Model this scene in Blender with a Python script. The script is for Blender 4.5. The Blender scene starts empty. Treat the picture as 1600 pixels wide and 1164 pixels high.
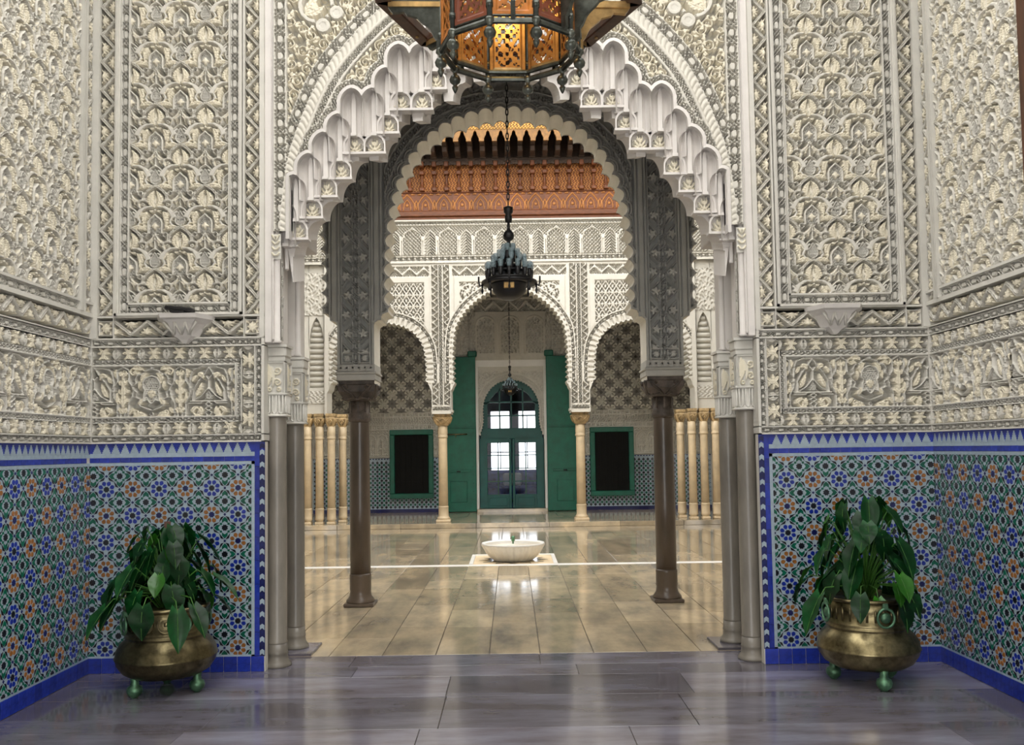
import bpy, math, random
import numpy as np
from mathutils import Vector, Matrix
random.seed(7); np.random.seed(7)
SC = bpy.context.scene; COL = SC.collection; PI = math.pi

# ---------------------------------------------------------------- camera, sky, exposure
cd = bpy.data.cameras.new('camera'); cam = bpy.data.objects.new('camera', cd); COL.objects.link(cam)
cd.sensor_width = 36; cd.lens = 36*1400/1600; cd.clip_start = .05; cd.clip_end = 200
cd.shift_x = 1.5/1600; cd.shift_y = 46.6/1600
cam.matrix_world = Matrix.Translation((0, 0, 1.6)) @ Matrix.Rotation(math.radians(93), 4, 'X') @ Matrix.Rotation(-.0145, 4, 'Z')
SC.camera = cam
w = bpy.data.worlds.new('sky'); SC.world = w; w.use_nodes = True
bg = w.node_tree.nodes['Background']; bg.inputs[0].default_value = (1.0, .985, .96, 1); bg.inputs[1].default_value = 3.0
SC.view_settings.view_transform = 'Standard'; SC.view_settings.look = 'None'
SC.view_settings.gamma = 1; SC.view_settings.use_curve_mapping = False
SC.view_settings.exposure = 0.68
SC.cycles.use_denoising = True; SC.cycles.use_adaptive_sampling = True; SC.cycles.adaptive_threshold = .02
SC.cycles.max_bounces = 7; SC.cycles.diffuse_bounces = 3; SC.cycles.glossy_bounces = 4; SC.cycles.transparent_max_bounces = 12

# ---------------------------------------------------------------- materials
MATS = {}
def mat(name, col, rough=.6, metal=0, var=.12, scale=6, bump=0, bscale=40, col2=None, tint=None, spec=.5, stretch=None, trans=0):
    m = bpy.data.materials.new(name); m.use_nodes = True; MATS[name] = m
    nt = m.node_tree; N = nt.nodes; Lk = nt.links; b = N['Principled BSDF']
    b.inputs['Roughness'].default_value = rough; b.inputs['Metallic'].default_value = metal
    b.inputs['Specular IOR Level'].default_value = spec
    tc = N.new('ShaderNodeTexCoord'); src = tc.outputs['Object']
    if stretch:
        mp = N.new('ShaderNodeMapping'); mp.inputs['Scale'].default_value = stretch; Lk.new(src, mp.inputs[0]); src = mp.outputs[0]
    nz = N.new('ShaderNodeTexNoise'); nz.inputs['Scale'].default_value = scale; nz.inputs['Detail'].default_value = 6
    nz.inputs['Roughness'].default_value = .62
    Lk.new(src, nz.inputs['Vector'])
    oi = N.new('ShaderNodeObjectInfo')
    rp = N.new('ShaderNodeValToRGB'); e = rp.color_ramp.elements
    e[0].position = .3; e[1].position = .72
    c2 = col2 or tuple(max(0, c*(1-2*var)) for c in col)
    e[0].color = (*c2, 1); e[1].color = (*[min(1, c*(1+var*.5)) for c in col], 1)
    Lk.new(nz.outputs['Fac'], rp.inputs[0])
    out = rp.outputs[0]
    if tint:                                   # painted / gilded carving, and shade put on the lattice stars: the relief mesh says which pieces carry the second colour
        at = N.new('ShaderNodeAttribute'); at.attribute_name = 'tint'
        mx = N.new('ShaderNodeMix'); mx.data_type = 'RGBA'
        Lk.new(at.outputs['Fac'], mx.inputs[0]); Lk.new(out, mx.inputs[6]); mx.inputs[7].default_value = (*tint, 1)
        out = mx.outputs[2]
    hs = N.new('ShaderNodeHueSaturation'); ma = N.new('ShaderNodeMapRange')
    ma.inputs[3].default_value = 1-var; ma.inputs[4].default_value = 1+var*.7
    Lk.new(oi.outputs['Random'], ma.inputs[0]); Lk.new(ma.outputs[0], hs.inputs['Value']); Lk.new(out, hs.inputs['Color'])
    Lk.new(hs.outputs[0], b.inputs['Base Color'])
    if bump:
        n2 = N.new('ShaderNodeTexNoise'); n2.inputs['Scale'].default_value = bscale; n2.inputs['Detail'].default_value = 4
        Lk.new(src, n2.inputs['Vector'])
        bp = N.new('ShaderNodeBump'); bp.inputs['Strength'].default_value = bump; bp.inputs['Distance'].default_value = .01
        Lk.new(n2.outputs['Fac'], bp.inputs['Height']); Lk.new(bp.outputs[0], b.inputs['Normal'])
    return m
mat('stucco', (.66, .635, .57), .8, tint=(.80, .735, .58), var=.06, bump=.15, bscale=90)
mat('plaster', (.68, .655, .59), .75, var=.06, bump=.1, bscale=30)
mat('muqarnas', (.74, .70, .66), .7, var=.05, bump=.06, bscale=20)
mat('shaded_stucco', (.43, .43, .405), .85, tint=(.50, .49, .45), var=.08, bump=.15, bscale=60)  # arcade stucco with the shade of the loggia put into its colour
mat('shaded_plaster', (.43, .42, .39), .8, var=.08, bump=.1)  # arcade imposts, darkened for the same shade
mat('court_stucco', (.70, .67, .60), .85, tint=(.72, .68, .59), var=.04)
mat('court_plaster', (.73, .70, .625), .8, var=.04)
mat('gallery_stucco', (.62, .59, .52), .85, tint=(.64, .60, .51), var=.08)
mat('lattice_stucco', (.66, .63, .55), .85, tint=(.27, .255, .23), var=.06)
mat('marble_col', (.25, .225, .19), .3, var=.25, scale=3, stretch=(1, 1, .35), bump=.08, bscale=60)
mat('dark_col', (.115, .085, .062), .28, var=.3, scale=3, stretch=(1, 1, .3), bump=.1, bscale=50)
mat('court_col', (.80, .64, .42), .5, var=.12, scale=4)
mat('gold_cap', (.66, .47, .24), .5, var=.3, scale=14, bump=.4, bscale=40)
mat('white_cap', (.68, .66, .60), .6, tint=(.78, .72, .56), var=.08, bump=.1)
mat('dark_cap', (.13, .10, .08), .55, var=.4, scale=12, bump=.3)
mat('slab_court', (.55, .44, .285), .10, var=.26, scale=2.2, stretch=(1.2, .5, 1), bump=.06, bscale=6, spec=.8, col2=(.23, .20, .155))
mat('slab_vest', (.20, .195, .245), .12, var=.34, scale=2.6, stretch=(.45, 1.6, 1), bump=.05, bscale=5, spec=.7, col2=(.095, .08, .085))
mat('grout', (.13, .11, .09), .8)
mat('white_marble', (.88, .86, .82), .3, var=.03)
mat('fountain_marble', (.86, .80, .68), .4, var=.06, scale=9)
mat('z_white', (.37, .46, .53), .22, var=.1, scale=30, spec=.6)
mat('z_blue', (.012, .035, .36), .18, var=.25, scale=25, spec=.6)
mat('z_navy', (.012, .018, .12), .2, var=.3, scale=25)
mat('z_orange', (.36, .145, .035), .22, var=.25, scale=40)
mat('z_green', (.006, .14, .085), .2, var=.3, scale=40)
mat('z_black', (.012, .014, .022), .2, var=.2)
mat('z_grout', (.45, .50, .52), .6)
mat('green_paint', (.002, .118, .072), .42, var=.16, scale=5, bump=.06)
mat('green_door', (.004, .105, .095), .4, var=.14, scale=5)
mat('dark_mesh', (.010, .010, .009), .7, spec=.1)
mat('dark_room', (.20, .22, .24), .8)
mat('blue_cloth', (.08, .12, .55), .8, var=.4, scale=7)
mat('cedar', (.20, .06, .016), .5, var=.25, scale=9, stretch=(1, 1, 4), tint=(.44, .18, .042))
mat('cedar_gold', (.26, .12, .02), .5, var=.25, scale=14, tint=(.55, .28, .045))
mat('cedar_dark', (.075, .042, .026), .6, var=.3)
mat('door_wood', (.10, .04, .02), .5, var=.3, stretch=(3, 3, .5))
mat('brass', (.30, .25, .135), .38, metal=1, var=.4, scale=9, bump=.25, bscale=25)
mat('verdigris', (.16, .34, .20), .42, metal=.7, var=.35, scale=14, bump=.2)
mat('lantern_metal', (.13, .14, .12), .35, metal=.8, var=.3, scale=20)
mat('lantern_brass', (.62, .40, .16), .35, metal=.7, var=.25, scale=15)
mat('lantern_wood', (.58, .20, .035), .45, var=.25, scale=10)
mat('lantern_red', (.24, .055, .018), .45, var=.3, scale=10)
mat('iron', (.025, .024, .025), .4, metal=.4, var=.2)
mat('leaf', (.007, .075, .016), .36, var=.45, scale=5, spec=.25)
mat('leaf_bright', (.03, .17, .010), .36, var=.3, scale=5)
mat('stem', (.05, .16, .02), .5)
mat('soil', (.03, .02, .012), .9)
mat('bark', (.10, .05, .035), .9, bump=.5, bscale=60)
def glass(name, col, rough=.02, mixf=.35):
    m = bpy.data.materials.new(name); m.use_nodes = True; MATS[name] = m
    nt = m.node_tree; N = nt.nodes; b = N['Principled BSDF']; b.inputs['Base Color'].default_value = (*col, 1); b.inputs['Roughness'].default_value = rough
    b.inputs['Specular IOR Level'].default_value = .8
    t = N.new('ShaderNodeBsdfTransparent'); t.inputs[0].default_value = (.92, .95, 1, 1)
    mx = N.new('ShaderNodeMixShader'); mx.inputs[0].default_value = mixf
    nt.links.new(t.outputs[0], mx.inputs[1]); nt.links.new(b.outputs[0], mx.inputs[2]); nt.links.new(mx.outputs[0], N['Material Output'].inputs[0])
    return m
glass('pane_glass', (.02, .03, .035), .02, .12)
glass('cup_glass', (.25, .34, .36), .05, .5)

# ---------------------------------------------------------------- object helpers
def M(m): return MATS[m] if isinstance(m, str) else m
def link(o, parent=None):
    COL.objects.link(o)
    if parent is not None: o.parent = parent
    return o
def tag(o, label=None, cat=None, group=None, kind=None):
    if label: o['label'] = label
    if cat: o['category'] = cat
    if group: o['group'] = group
    if kind: o['kind'] = kind
    return o
def empty(name, loc=(0, 0, 0), rz=0):
    o = bpy.data.objects.new(name, None); o.location = loc; o.rotation_euler.z = rz; o.empty_display_size = .1
    return link(o)
def thing(name, label, cat, loc=(0, 0, 0), rz=0, group=None): return tag(empty(name, loc, rz), label, cat, group, 'thing')
PROUD = {'arabesque': .02, 'vine_relief': .012, 'palmette_relief': .012, 'inscription_relief': .014, 'star_relief': .012, 'chain_relief': .01, 'diaper_relief': .008}
def put(name, me, parent=None, loc=(0, 0, 0), rz=0, sc=(1, 1, 1), ry=0, rx=0):
    if name in PROUD: loc = (loc[0]+PROUD[name]*math.sin(rz), loc[1]-PROUD[name]*math.cos(rz), loc[2])
    o = bpy.data.objects.new(name, me); o.location = loc; o.rotation_euler = (rx, ry, rz); o.scale = sc
    return link(o, parent)
def tree_copy(root, loc, rz=None, sc=None, label=None):
    def rec(o, p):
        c = o.copy(); COL.objects.link(c); c.parent = p
        for ch in list(o.children): rec(ch, c)
        return c
    c = rec(root, None); c.location = loc
    if rz is not None: c.rotation_euler.z = rz
    if sc is not None: c.scale = sc
    if label: c['label'] = label
    return c

class B:
    """collects polygons; mesh() makes one mesh of them"""
    def __init__(s): s.v = []; s.f = []; s.mi = []; s.sm = []
    def add(s, v, f, mi=0, sm=False):
        n = len(s.v); s.v += [tuple(p) for p in v]; s.f += [tuple(i+n for i in q) for q in f]; s.mi += [mi]*len(f); s.sm += [sm]*len(f); return s
    def box(s, x0, x1, y0, y1, z0, z1, mi=0, bev=0):
        if bev <= 0:
            v = [(x, y, z) for z in (z0, z1) for y in (y0, y1) for x in (x0, x1)]
            return s.add(v, [(0, 2, 3, 1), (4, 5, 7, 6), (0, 1, 5, 4), (2, 6, 7, 3), (0, 4, 6, 2), (1, 3, 7, 5)], mi)
        b = bev; v = []
        X = (x0, x0+b, x1-b, x1); Y = (y0, y0+b, y1-b, y1); Z = (z0, z0+b, z1-b, z1)
        idx = {}
        def P(i, j, k):
            if (i, j, k) not in idx: idx[(i, j, k)] = len(v); v.append((X[i], Y[j], Z[k]))
            return idx[(i, j, k)]
        f = []
        for a in (0, 3):
            c = 1 if a == 0 else 2
            q = [P(1, 1, a), P(2, 1, a), P(2, 2, a), P(1, 2, a)]; f.append(q if a else q[::-1])
            q = [P(1, a, 1), P(2, a, 1), P(2, a, 2), P(1, a, 2)]; f.append(q[::-1] if a else q)
            q = [P(a, 1, 1), P(a, 2, 1), P(a, 2, 2), P(a, 1, 2)]; f.append(q if a else q[::-1])
        for a in (0, 3):
            c = 1 if a == 0 else 2
            for d in (0, 3):
                e = 1 if d == 0 else 2
                f.append([P(1, a, e), P(2, a, e), P(2, c, d), P(1, c, d)])
                f.append([P(a, 1, e), P(a, 2, e), P(c, 2, d), P(c, 1, d)])
                f.append([P(a, e, 1), P(a, e, 2), P(c, d, 2), P(c, d, 1)])
                for g in (0, 3):
                    h = 1 if g == 0 else 2
                    f.append([P(a, e, h), P(c, d, h), P(c, e, g)])
        return s.add(v, f, mi)
    def lathe(s, prof, n=20, c=(0, 0, 0), mi=0, sm=True, flute=None):
        v = []; f = []
        for k, (r, z) in enumerate(prof):
            for i in range(n):
                a = 2*PI*i/n; rr = r*(flute(a, k) if flute else 1)
                v.append((c[0]+rr*math.cos(a), c[1]+rr*math.sin(a), c[2]+z))
        for k in range(len(prof)-1):
            for i in range(n):
                j = (i+1) % n; f.append((k*n+i, k*n+j, (k+1)*n+j, (k+1)*n+i))
        f.append(tuple(range(n))[::-1]); f.append(tuple((len(prof)-1)*n+i for i in range(n)))
        return s.add(v, f, mi, sm)
    def tube(s, pts, r, n=8, mi=0, sm=True, closed=False):
        pts = [Vector(p) for p in pts]; m = len(pts); v = []; f = []
        rs = r if isinstance(r, (list, tuple)) else [r]*m
        up = Vector((0, 0, 1)); prev = None
        for k in range(m):
            if closed: d = pts[(k+1) % m]-pts[k-1]
            else: d = pts[min(k+1, m-1)]-pts[max(k-1, 0)]
            d.normalize()
            if prev is None:
                a = d.cross(up)
                if a.length < .1: a = d.cross(Vector((1, 0, 0)))
            else: a = prev-d*prev.dot(d)
            a.normalize(); prev = a; b = d.cross(a)
            for i in range(n):
                t = 2*PI*i/n; v.append(pts[k]+a*(rs[k]*math.cos(t))+b*(rs[k]*math.sin(t)))
        for k in range(m if closed else m-1):
            k2 = (k+1) % m
            for i in range(n):
                j = (i+1) % n; f.append((k*n+i, k*n+j, k2*n+j, k2*n+i))
        if not closed: f.append(tuple(range(n))[::-1]); f.append(tuple((m-1)*n+i for i in range(n)))
        return s.add(v, f, mi, sm)
    def prism(s, poly, y0, y1, mi=0, sm=False):
        """poly in x,z; extruded from y0 (front) to y1"""
        n = len(poly); v = [(x, y0, z) for x, z in poly]+[(x, y1, z) for x, z in poly]
        f = [tuple(range(n)), tuple(range(n, 2*n))[::-1]]; s.add(v, f, mi)
        return s.add(v, [(i, i+n, (i+1) % n+n, (i+1) % n) for i in range(n)], mi, sm)
    def strip(s, A, Bp, mi=0, sm=True):
        n = len(A); return s.add(list(A)+list(Bp), [(i, i+1, n+i+1, n+i) for i in range(n-1)], mi, sm)
    def mesh(s, name, *mats):
        me = bpy.data.meshes.new(name); me.from_pydata(s.v, [], s.f)
        for m in mats: me.materials.append(M(m))
        me.polygons.foreach_set('material_index', s.mi); me.polygons.foreach_set('use_smooth', s.sm); me.update()
        return me
    def obj(s, name, m, parent=None, loc=(0, 0, 0), rz=0):
        ms = m if isinstance(m, (list, tuple)) else [m]
        return put(name, s.mesh(name, *ms), parent, loc, rz)
def boxo(name, m, parent, *a, bev=0): return B().box(*a, bev=bev).obj(name, m, parent)

# ---------------------------------------------------------------- carved relief as a height field
class RF:
    """height field over x0..x0+w, y0..y0+h; strokes, leaves, discs add raised carving"""
    def __init__(s, w, h, res, x0=0, y0=0):
        s.nx = max(3, int(round(w/res))+1); s.ny = max(3, int(round(h/res))+1); s.w, s.h, s.x0, s.y0, s.res = w, h, x0, y0, res
        s.xs = np.linspace(x0, x0+w, s.nx); s.ys = np.linspace(y0, y0+h, s.ny)
        s.X, s.Y = np.meshgrid(s.xs, s.ys); s.H = np.zeros_like(s.X); s.T = np.zeros_like(s.X); s.tf = [(1, 0, 0)]; s.mask = None; s.k = 1.; s.lim = None
    def sl(s, x0, x1, y0, y1):
        i0, i1 = np.searchsorted(s.xs, (x0, x1)); j0, j1 = np.searchsorted(s.ys, (y0, y1))
        if i1 <= i0 or j1 <= j0: return None
        return slice(j0, j1), slice(i0, i1)
    def up(s, q, h, t):
        if s.lim is not None: h = np.where(s.lim[q], h, 0)
        c = h > s.H[q]; s.H[q] = np.where(c, h, s.H[q]); s.T[q] = np.where(c, t, s.T[q])
    def each(s, P):
        P = np.asarray(P, float)*s.k
        for mx, ox, oy in s.tf: yield np.stack([P[:, 0]*mx+ox, P[:, 1]+oy], 1)
    def stroke(s, P, wd, ht=1, t=0, w1=None, prof='flat', closed=False):
        wd = wd*s.k; w1 = wd if w1 is None else w1*s.k; e = s.res*1.01
        for Q in s.each(P):
            if closed: Q = np.vstack([Q, Q[:1]])
            n = len(Q)-1
            for i in range(n):
                a, b = Q[i], Q[i+1]; W = max(wd, w1)
                q = s.sl(min(a[0], b[0])-W, max(a[0], b[0])+W, min(a[1], b[1])-W, max(a[1], b[1])+W)
                if q is None: continue
                d = b-a; L2 = d@d+1e-12; x = s.X[q]-a[0]; y = s.Y[q]-a[1]
                tt = np.clip((x*d[0]+y*d[1])/L2, 0, 1); ds = np.hypot(x-tt*d[0], y-tt*d[1])
                ww = wd+(w1-wd)*(i+tt)/n
                if prof == 'flat': h = ht*np.clip((ww-ds)/e, 0, 1)
                elif prof == 'round': h = ht*np.sqrt(np.clip(1-(ds/np.maximum(ww, 1e-6))**2, 0, 1))
                else: h = ht*np.clip((ww-ds)/e, 0, 1)*(1-.35*(ds < ww*.38))
                s.up(q, h, t)
    def disc(s, c, r, ht=1, t=0, hole=0, lobes=0, la=.2, prof='flat'):
        r = r*s.k; hole = hole*s.k
        for Q in s.each([c]):
            cx, cy = Q[0]; R = r*(1+la); q = s.sl(cx-R, cx+R, cy-R, cy+R)
            if q is None: continue
            x = s.X[q]-cx; y = s.Y[q]-cy; d = np.hypot(x, y); rr = r*(1+la*np.cos(lobes*np.arctan2(y, x))) if lobes else r
            h = ht*np.clip((rr-d)/s.res, 0, 1)
            if prof == 'dome': h = h*(.55+.45*np.sqrt(np.clip(1-(d/rr)**2, 0, 1)))
            if hole: h = h*(d > hole)
            s.up(q, h, t)
    def ring(s, c, r, wd, ht=1, t=0, a0=0, a1=360, n=20, prof='flat'):
        A = np.radians(np.linspace(a0, a1, n)); s.stroke(np.stack([c[0]+r*np.cos(A), c[1]+r*np.sin(A)], 1), wd, ht, t, prof=prof)
    def poly(s, P, ht=1, t=0, pits=0):
        for Q in s.each(P):
            q = s.sl(Q[:, 0].min(), Q[:, 0].max(), Q[:, 1].min(), Q[:, 1].max())
            if q is None: continue
            h = ht*inpoly(s.X[q], s.Y[q], Q)
            if pits:
                p = pits*s.k; u = s.X[q]/p; v = s.Y[q]/p*1.15; v2 = np.floor(v); u = u+.5*(v2 % 2)
                h = h*(1-.55*(np.hypot(u-np.floor(u)-.5, v-v2-.5) < .3))
            s.up(q, h, t)
    def leaf(s, P, W, ht=1, t=1, serr=0, skew=.8):
        """leaf along a bezier of 3 control points; rounded, with midrib and serrated grooves"""
        W = W*s.k
        for Q in s.each(P):
            tt = np.linspace(0, 1, 9)[:, None]; S_ = (1-tt)**2*Q[0]+2*tt*(1-tt)*Q[1]+tt**2*Q[2]
            q = s.sl(S_[:, 0].min()-W, S_[:, 0].max()+W, S_[:, 1].min()-W, S_[:, 1].max()+W)
            if q is None: continue
            x = s.X[q]; y = s.Y[q]; best = np.full(x.shape, 9.); bt = np.zeros(x.shape)
            for i in range(8):
                a = S_[i]; d = S_[i+1]-a; L2 = d@d+1e-12; u = np.clip(((x-a[0])*d[0]+(y-a[1])*d[1])/L2, 0, 1)
                ds = np.hypot(x-a[0]-u*d[0], y-a[1]-u*d[1]); c = ds < best; best = np.where(c, ds, best); bt = np.where(c, (i+u)/8, bt)
            ww = W*np.sin(PI*np.clip(bt, .02, .99)**skew)+1e-6; g = best/ww
            h = np.where(g < 1, ht*(.72+.28*np.sqrt(np.clip(1-g*g, 0, 1)))*(1-.25*(best < s.res*.8)), 0)
            if serr: h = h*(1-.22*(np.sin(2*PI*(bt*serr-g*.8)) > .45)*(g > .25))
            s.up(q, h, t)
    def scroll(s, c, r, wd, turns=1.3, a0=0, hand=1, ht=1, t=0, stem=None):
        n = 26; A = np.linspace(0, turns*2*PI, n); R = r*(1-.72*np.linspace(0, 1, n))
        P = np.stack([c[0]+R*np.cos(a0+hand*A), c[1]+R*np.sin(a0+hand*A)], 1)
        if stem is not None: P = np.vstack([[stem], P])
        s.stroke(P, wd, ht, t, w1=wd*.75, prof='band'); s.disc(c, r*.26, ht, t, hole=r*.08)
    def mesh(s, name, depth, m, sink=0, rel=.25):
        nx, ny = s.nx, s.ny; v = np.empty((ny, nx, 3), np.float32); v[..., 0] = s.X; g = np.clip(s.H/.3, 0, 1)*(1-rel)+s.H*rel if rel < 1 else s.H; v[..., 1] = sink*depth-g*depth; v[..., 2] = s.Y
        j, i = np.mgrid[0:ny-1, 0:nx-1]; a = j*nx+i; F = np.stack([a, a+1, a+nx+1, a+nx], -1).reshape(-1, 4)
        if s.mask is not None:
            k = s.mask; kk = (k[:-1, :-1] & k[1:, :-1] & k[:-1, 1:] & k[1:, 1:]).reshape(-1); F = F[kk]
        V = v.reshape(-1, 3); T = s.T.reshape(-1).astype(np.float32)
        if s.mask is not None:
            us = np.unique(F); re = np.zeros(len(V), np.int64); re[us] = np.arange(len(us)); V = V[us]; T = T[us]; F = re[F]
        me = bpy.data.meshes.new(name); me.vertices.add(len(V)); me.vertices.foreach_set('co', np.ascontiguousarray(V).reshape(-1))
        me.loops.add(F.size); me.loops.foreach_set('vertex_index', F.reshape(-1).astype(np.int32))
        me.polygons.add(len(F)); me.polygons.foreach_set('loop_start', np.arange(0, F.size, 4, dtype=np.int32))
        me.polygons.foreach_set('loop_total', np.full(len(F), 4, np.int32))
        at = me.attributes.new('tint', 'FLOAT', 'POINT'); at.data.foreach_set('value', T)
        me.materials.append(M(m)); me.update(calc_edges=True); return me
def inpoly(X, Y, Q):
    c = np.zeros(X.shape, bool); n = len(Q); j = n-1
    for i in range(n):
        xi, yi = Q[i]; xj, yj = Q[j]
        if yi != yj: c ^= ((yi > Y) != (yj > Y)) & (X < (xj-xi)*(Y-yi)/(yj-yi)+xi)
        j = i
    return c
def polydist(X, Y, P):
    """distance to an open polyline and arc length at the nearest point"""
    best = np.full(X.shape, 1e9); arc = np.zeros(X.shape); acc = 0
    for i in range(len(P)-1):
        a = P[i]; d = P[i+1]-a; L = math.hypot(*d)+1e-9; u = np.clip(((X-a[0])*d[0]+(Y-a[1])*d[1])/L**2, 0, 1)
        ds = np.hypot(X-a[0]-u*d[0], Y-a[1]-u*d[1]); c = ds < best; best = np.where(c, ds, best); arc = np.where(c, acc+u*L, arc); acc += L
    return best, arc
def resample(P, step):
    P = np.asarray(P, float); L = np.r_[0, np.cumsum(np.hypot(*np.diff(P, axis=0).T))]
    n = max(2, int(L[-1]/step)+1); t = np.linspace(0, L[-1], n); return np.stack([np.interp(t, L, P[:, 0]), np.interp(t, L, P[:, 1])], 1)
def catmull(P, n=10):
    P = [np.array(p, float) for p in P]; P = [2*P[0]-P[1]]+P+[2*P[-1]-P[-2]]; o = []
    for i in range(1, len(P)-2):
        for k in range(n):
            t = k/n; a, b, c, d = P[i-1:i+3]; o.append(.5*((2*b)+(c-a)*t+(2*a-5*b+4*c-d)*t*t+(3*b-a-3*c+d)*t**3))
    o.append(P[-2]); return np.array(o)
def normals(P, smooth=1):
    d = np.gradient(P, axis=0)
    for _ in range(smooth): d[1:-1] = (d[:-2]+d[1:-1]+d[2:])/3
    d /= np.hypot(d[:, 0], d[:, 1])[:, None]+1e-9; return np.stack([-d[:, 1], d[:, 0]], 1)
def chainH(a, b, per):
    """chain band: a across 0..1, b along; long lozenges alternating with a lattice of small diamonds, holes sunk between"""
    c = a-.5; f = (b/per) % 1; hole = np.zeros(np.shape(c), bool)
    lz = np.abs(f-.4) < .27; w = .30-.16*np.clip((np.abs(f-.4)-.12)/.15, 0, 1)
    hole |= lz & (np.abs(np.abs(c)-w) < .075)
    for cx, fy in ((-.2, .78), (.2, .78), (-.2, 1.02), (.2, 1.02), (0, .90), (-.4, .9), (.4, .9), (0, .68), (0, 1.12), (-.4, .68), (.4, .68), (-.4, 1.12), (.4, 1.12)):
        for o in (0, -1): hole |= np.abs(c-cx)/.135+np.abs(f-fy-o)/.085 < 1
    return 1.-hole
def checkH(a, b, per):
    u = a*2+b/per; v = a*2-b/per; return (((u % 1) > .3) & ((v % 1) > .3))*1.
# ---------------------------------------------------------------- repeat units of the carved stucco
UW, UH = .3755, .6315
def unit_main():
    r = RF(UW, UH, .0042); k = UW/440; r.k = k
    r.tf = []
    for i in (-1, 0, 1, 2):
        for j in (-1, 0, 1, 2):
            for hx, hy in ((0, 0), (220, 370)):
                ox, oy = (i*440+hx)*k, (j*740+hy)*k
                if -.25 < ox < UW+.25 and -.5 < oy < UH+.5: r.tf.append((1, ox, oy))
    one = list(r.tf); two = one+[(-1, x, y) for _, x, y in one]
    r.tf = two
    # broad smooth bands and ogee
    r.stroke([(0, -68), (-30, -84), (-66, -112), (-98, -150), (-104, -196)], 15, 1, .15, prof='band')
    r.ring((-108, -236), 42, 11, 1, .1, 40, 330, prof='band'); r.disc((-108, -236), 20, .8, .3, hole=7)
    r.stroke([(-30, 66), (-62, 40), (-88, -20), (-66, -58), (-14, -70)], 13, .92, .05, w1=10)
    r.stroke([(-58, 30), (-88, 78), (-140, 112), (-196, 112)], 24, .95, .1, w1=9)
    r.stroke([(-60, 62), (-34, 92), (0, 112)], 9, 1, .2)
    r.stroke([(-104, -196), (-150, -210), (-190, -180), (-216, -130)], 9, .9, .2)
    # serrated wings, palmette
    r.leaf([(-14, -78), (-90, -50), (-152, -100)], 23.5, 1, 1, serr=8)
    r.leaf([(-8, -262), (-84, -190), (0, -104)], 29.6, 1, 1, serr=9); r.leaf([(-4, -268), (-10, -210), (-2, -150)], 7.8, .8, .6)
    # niche with mesh ground
    r.poly([(-58, -490), (-58, -400), (-46, -372), (-20, -352), (0, -330), (20, -352), (46, -372), (58, -400), (58, -490)], .36, 0, pits=17)
    r.stroke([(-60, -492), (-60, -402), (-48, -370), (-22, -350), (0, -326)], 10, 1, .1)
    r.stroke([(-60, -492), (-72, -500), (-92, -488)], 8, 1, .1); r.ring((-90, -506), 20, 7, 1, .1, 0, 360)
    r.stroke([(-28, -502), (0, -522), (0, -640)], 7, .95, .2)
    r.stroke([(0, -545), (-40, -585), (-98, -560), (-150, -520)], 7, .95, .15, w1=5)
    # acanthus beside niche
    r.leaf([(-62, -300), (-118, -330), (-86, -455)], 26.1, 1, 1, serr=8); r.ring((-122, -424), 22, 8, .9, .9, prof='round'); r.disc((-122, -424), 9, .8, .8)
    r.leaf([(-100, -300), (-160, -330), (-150, -400)], 17.4, .9, .8, serr=6)
    r.leaf([(-10, -520), (-46, -560), (-34, -624)], 13.1, .95, .9, serr=4); r.leaf([(-24, -540), (-80, -575), (-92, -640)], 13.1, .9, .9, serr=4)
    r.leaf([(-6, -290), (-40, -300), (-54, -286)], 11.3, .95, .9)
    r.disc((-36, -300), 11, .8, .6)
    r.tf = one
    tp = [(0, 78), (16, 52), (36, 20), (44, -12), (34, -40), (14, -54), (0, -56)]; tp = tp+[(-x, y) for x, y in tp[::-1]]
    r.poly(tp, .62, 0, pits=15); r.stroke(tp, 7, .98, .1, closed=True)
    r.disc((0, -430), 30, .95, .85, lobes=4, prof='dome'); r.disc((0, -286), 13, .9, .5, lobes=4); r.disc((0, 300), 12, .9, .4)
    return r.mesh('arabesque', .13, 'stucco', 1)
def unit_vine(w=.115, h=.215):
    r = RF(w, h, .0040); r.tf = [(1, 0, -h), (1, 0, 0), (1, 0, h)]
    z = [(.08*w, 0), (.22*w, .08*h), (.78*w, .42*h), (.92*w, .5*h), (.78*w, .58*h), (.22*w, .92*h), (.08*w, h)]
    r.stroke(z, .013, 1, .1, prof='band')
    for cx, cy, s in ((.24*w, .5*h, 1), (.76*w, 0, -1)):
        for a in (-70, -35, 0, 35, 70):
            A = math.radians(a); r.leaf([(cx-s*.02, cy), (cx, cy), (cx-s*.02+s*.062*math.cos(A), cy+.062*math.sin(A))], .0105, .95, 1, serr=3)
        r.disc((cx-s*.012, cy), .009, 1, .8)
        r.stroke([(cx-s*.02, cy-.052), (cx-s*.008, cy-.03)], .006, .8, .9); r.stroke([(cx-s*.02, cy+.052), (cx-s*.008, cy+.03)], .006, .8, .9)
    return r.mesh('vine_relief', .10, 'stucco', 1)
def unit_chain(w, h, n, m='stucco', d=.09, res=.0042):
    r = RF(w, h*n, res); r.H = chainH(r.X/w, r.Y, h); e = np.minimum(r.X, w-r.X) < .006; r.H[e] = .9; return r.mesh('chain_relief', d, m, 1)
def unit_check(w, L, per=.02, m='stucco'):
    r = RF(w, L, .0042); r.H = checkH(r.X/w, r.Y, per*2); e = np.minimum(r.X, w-r.X) < .0055; r.H[e] = 1; return r.mesh('diaper_relief', .06, m, 1)
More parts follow.
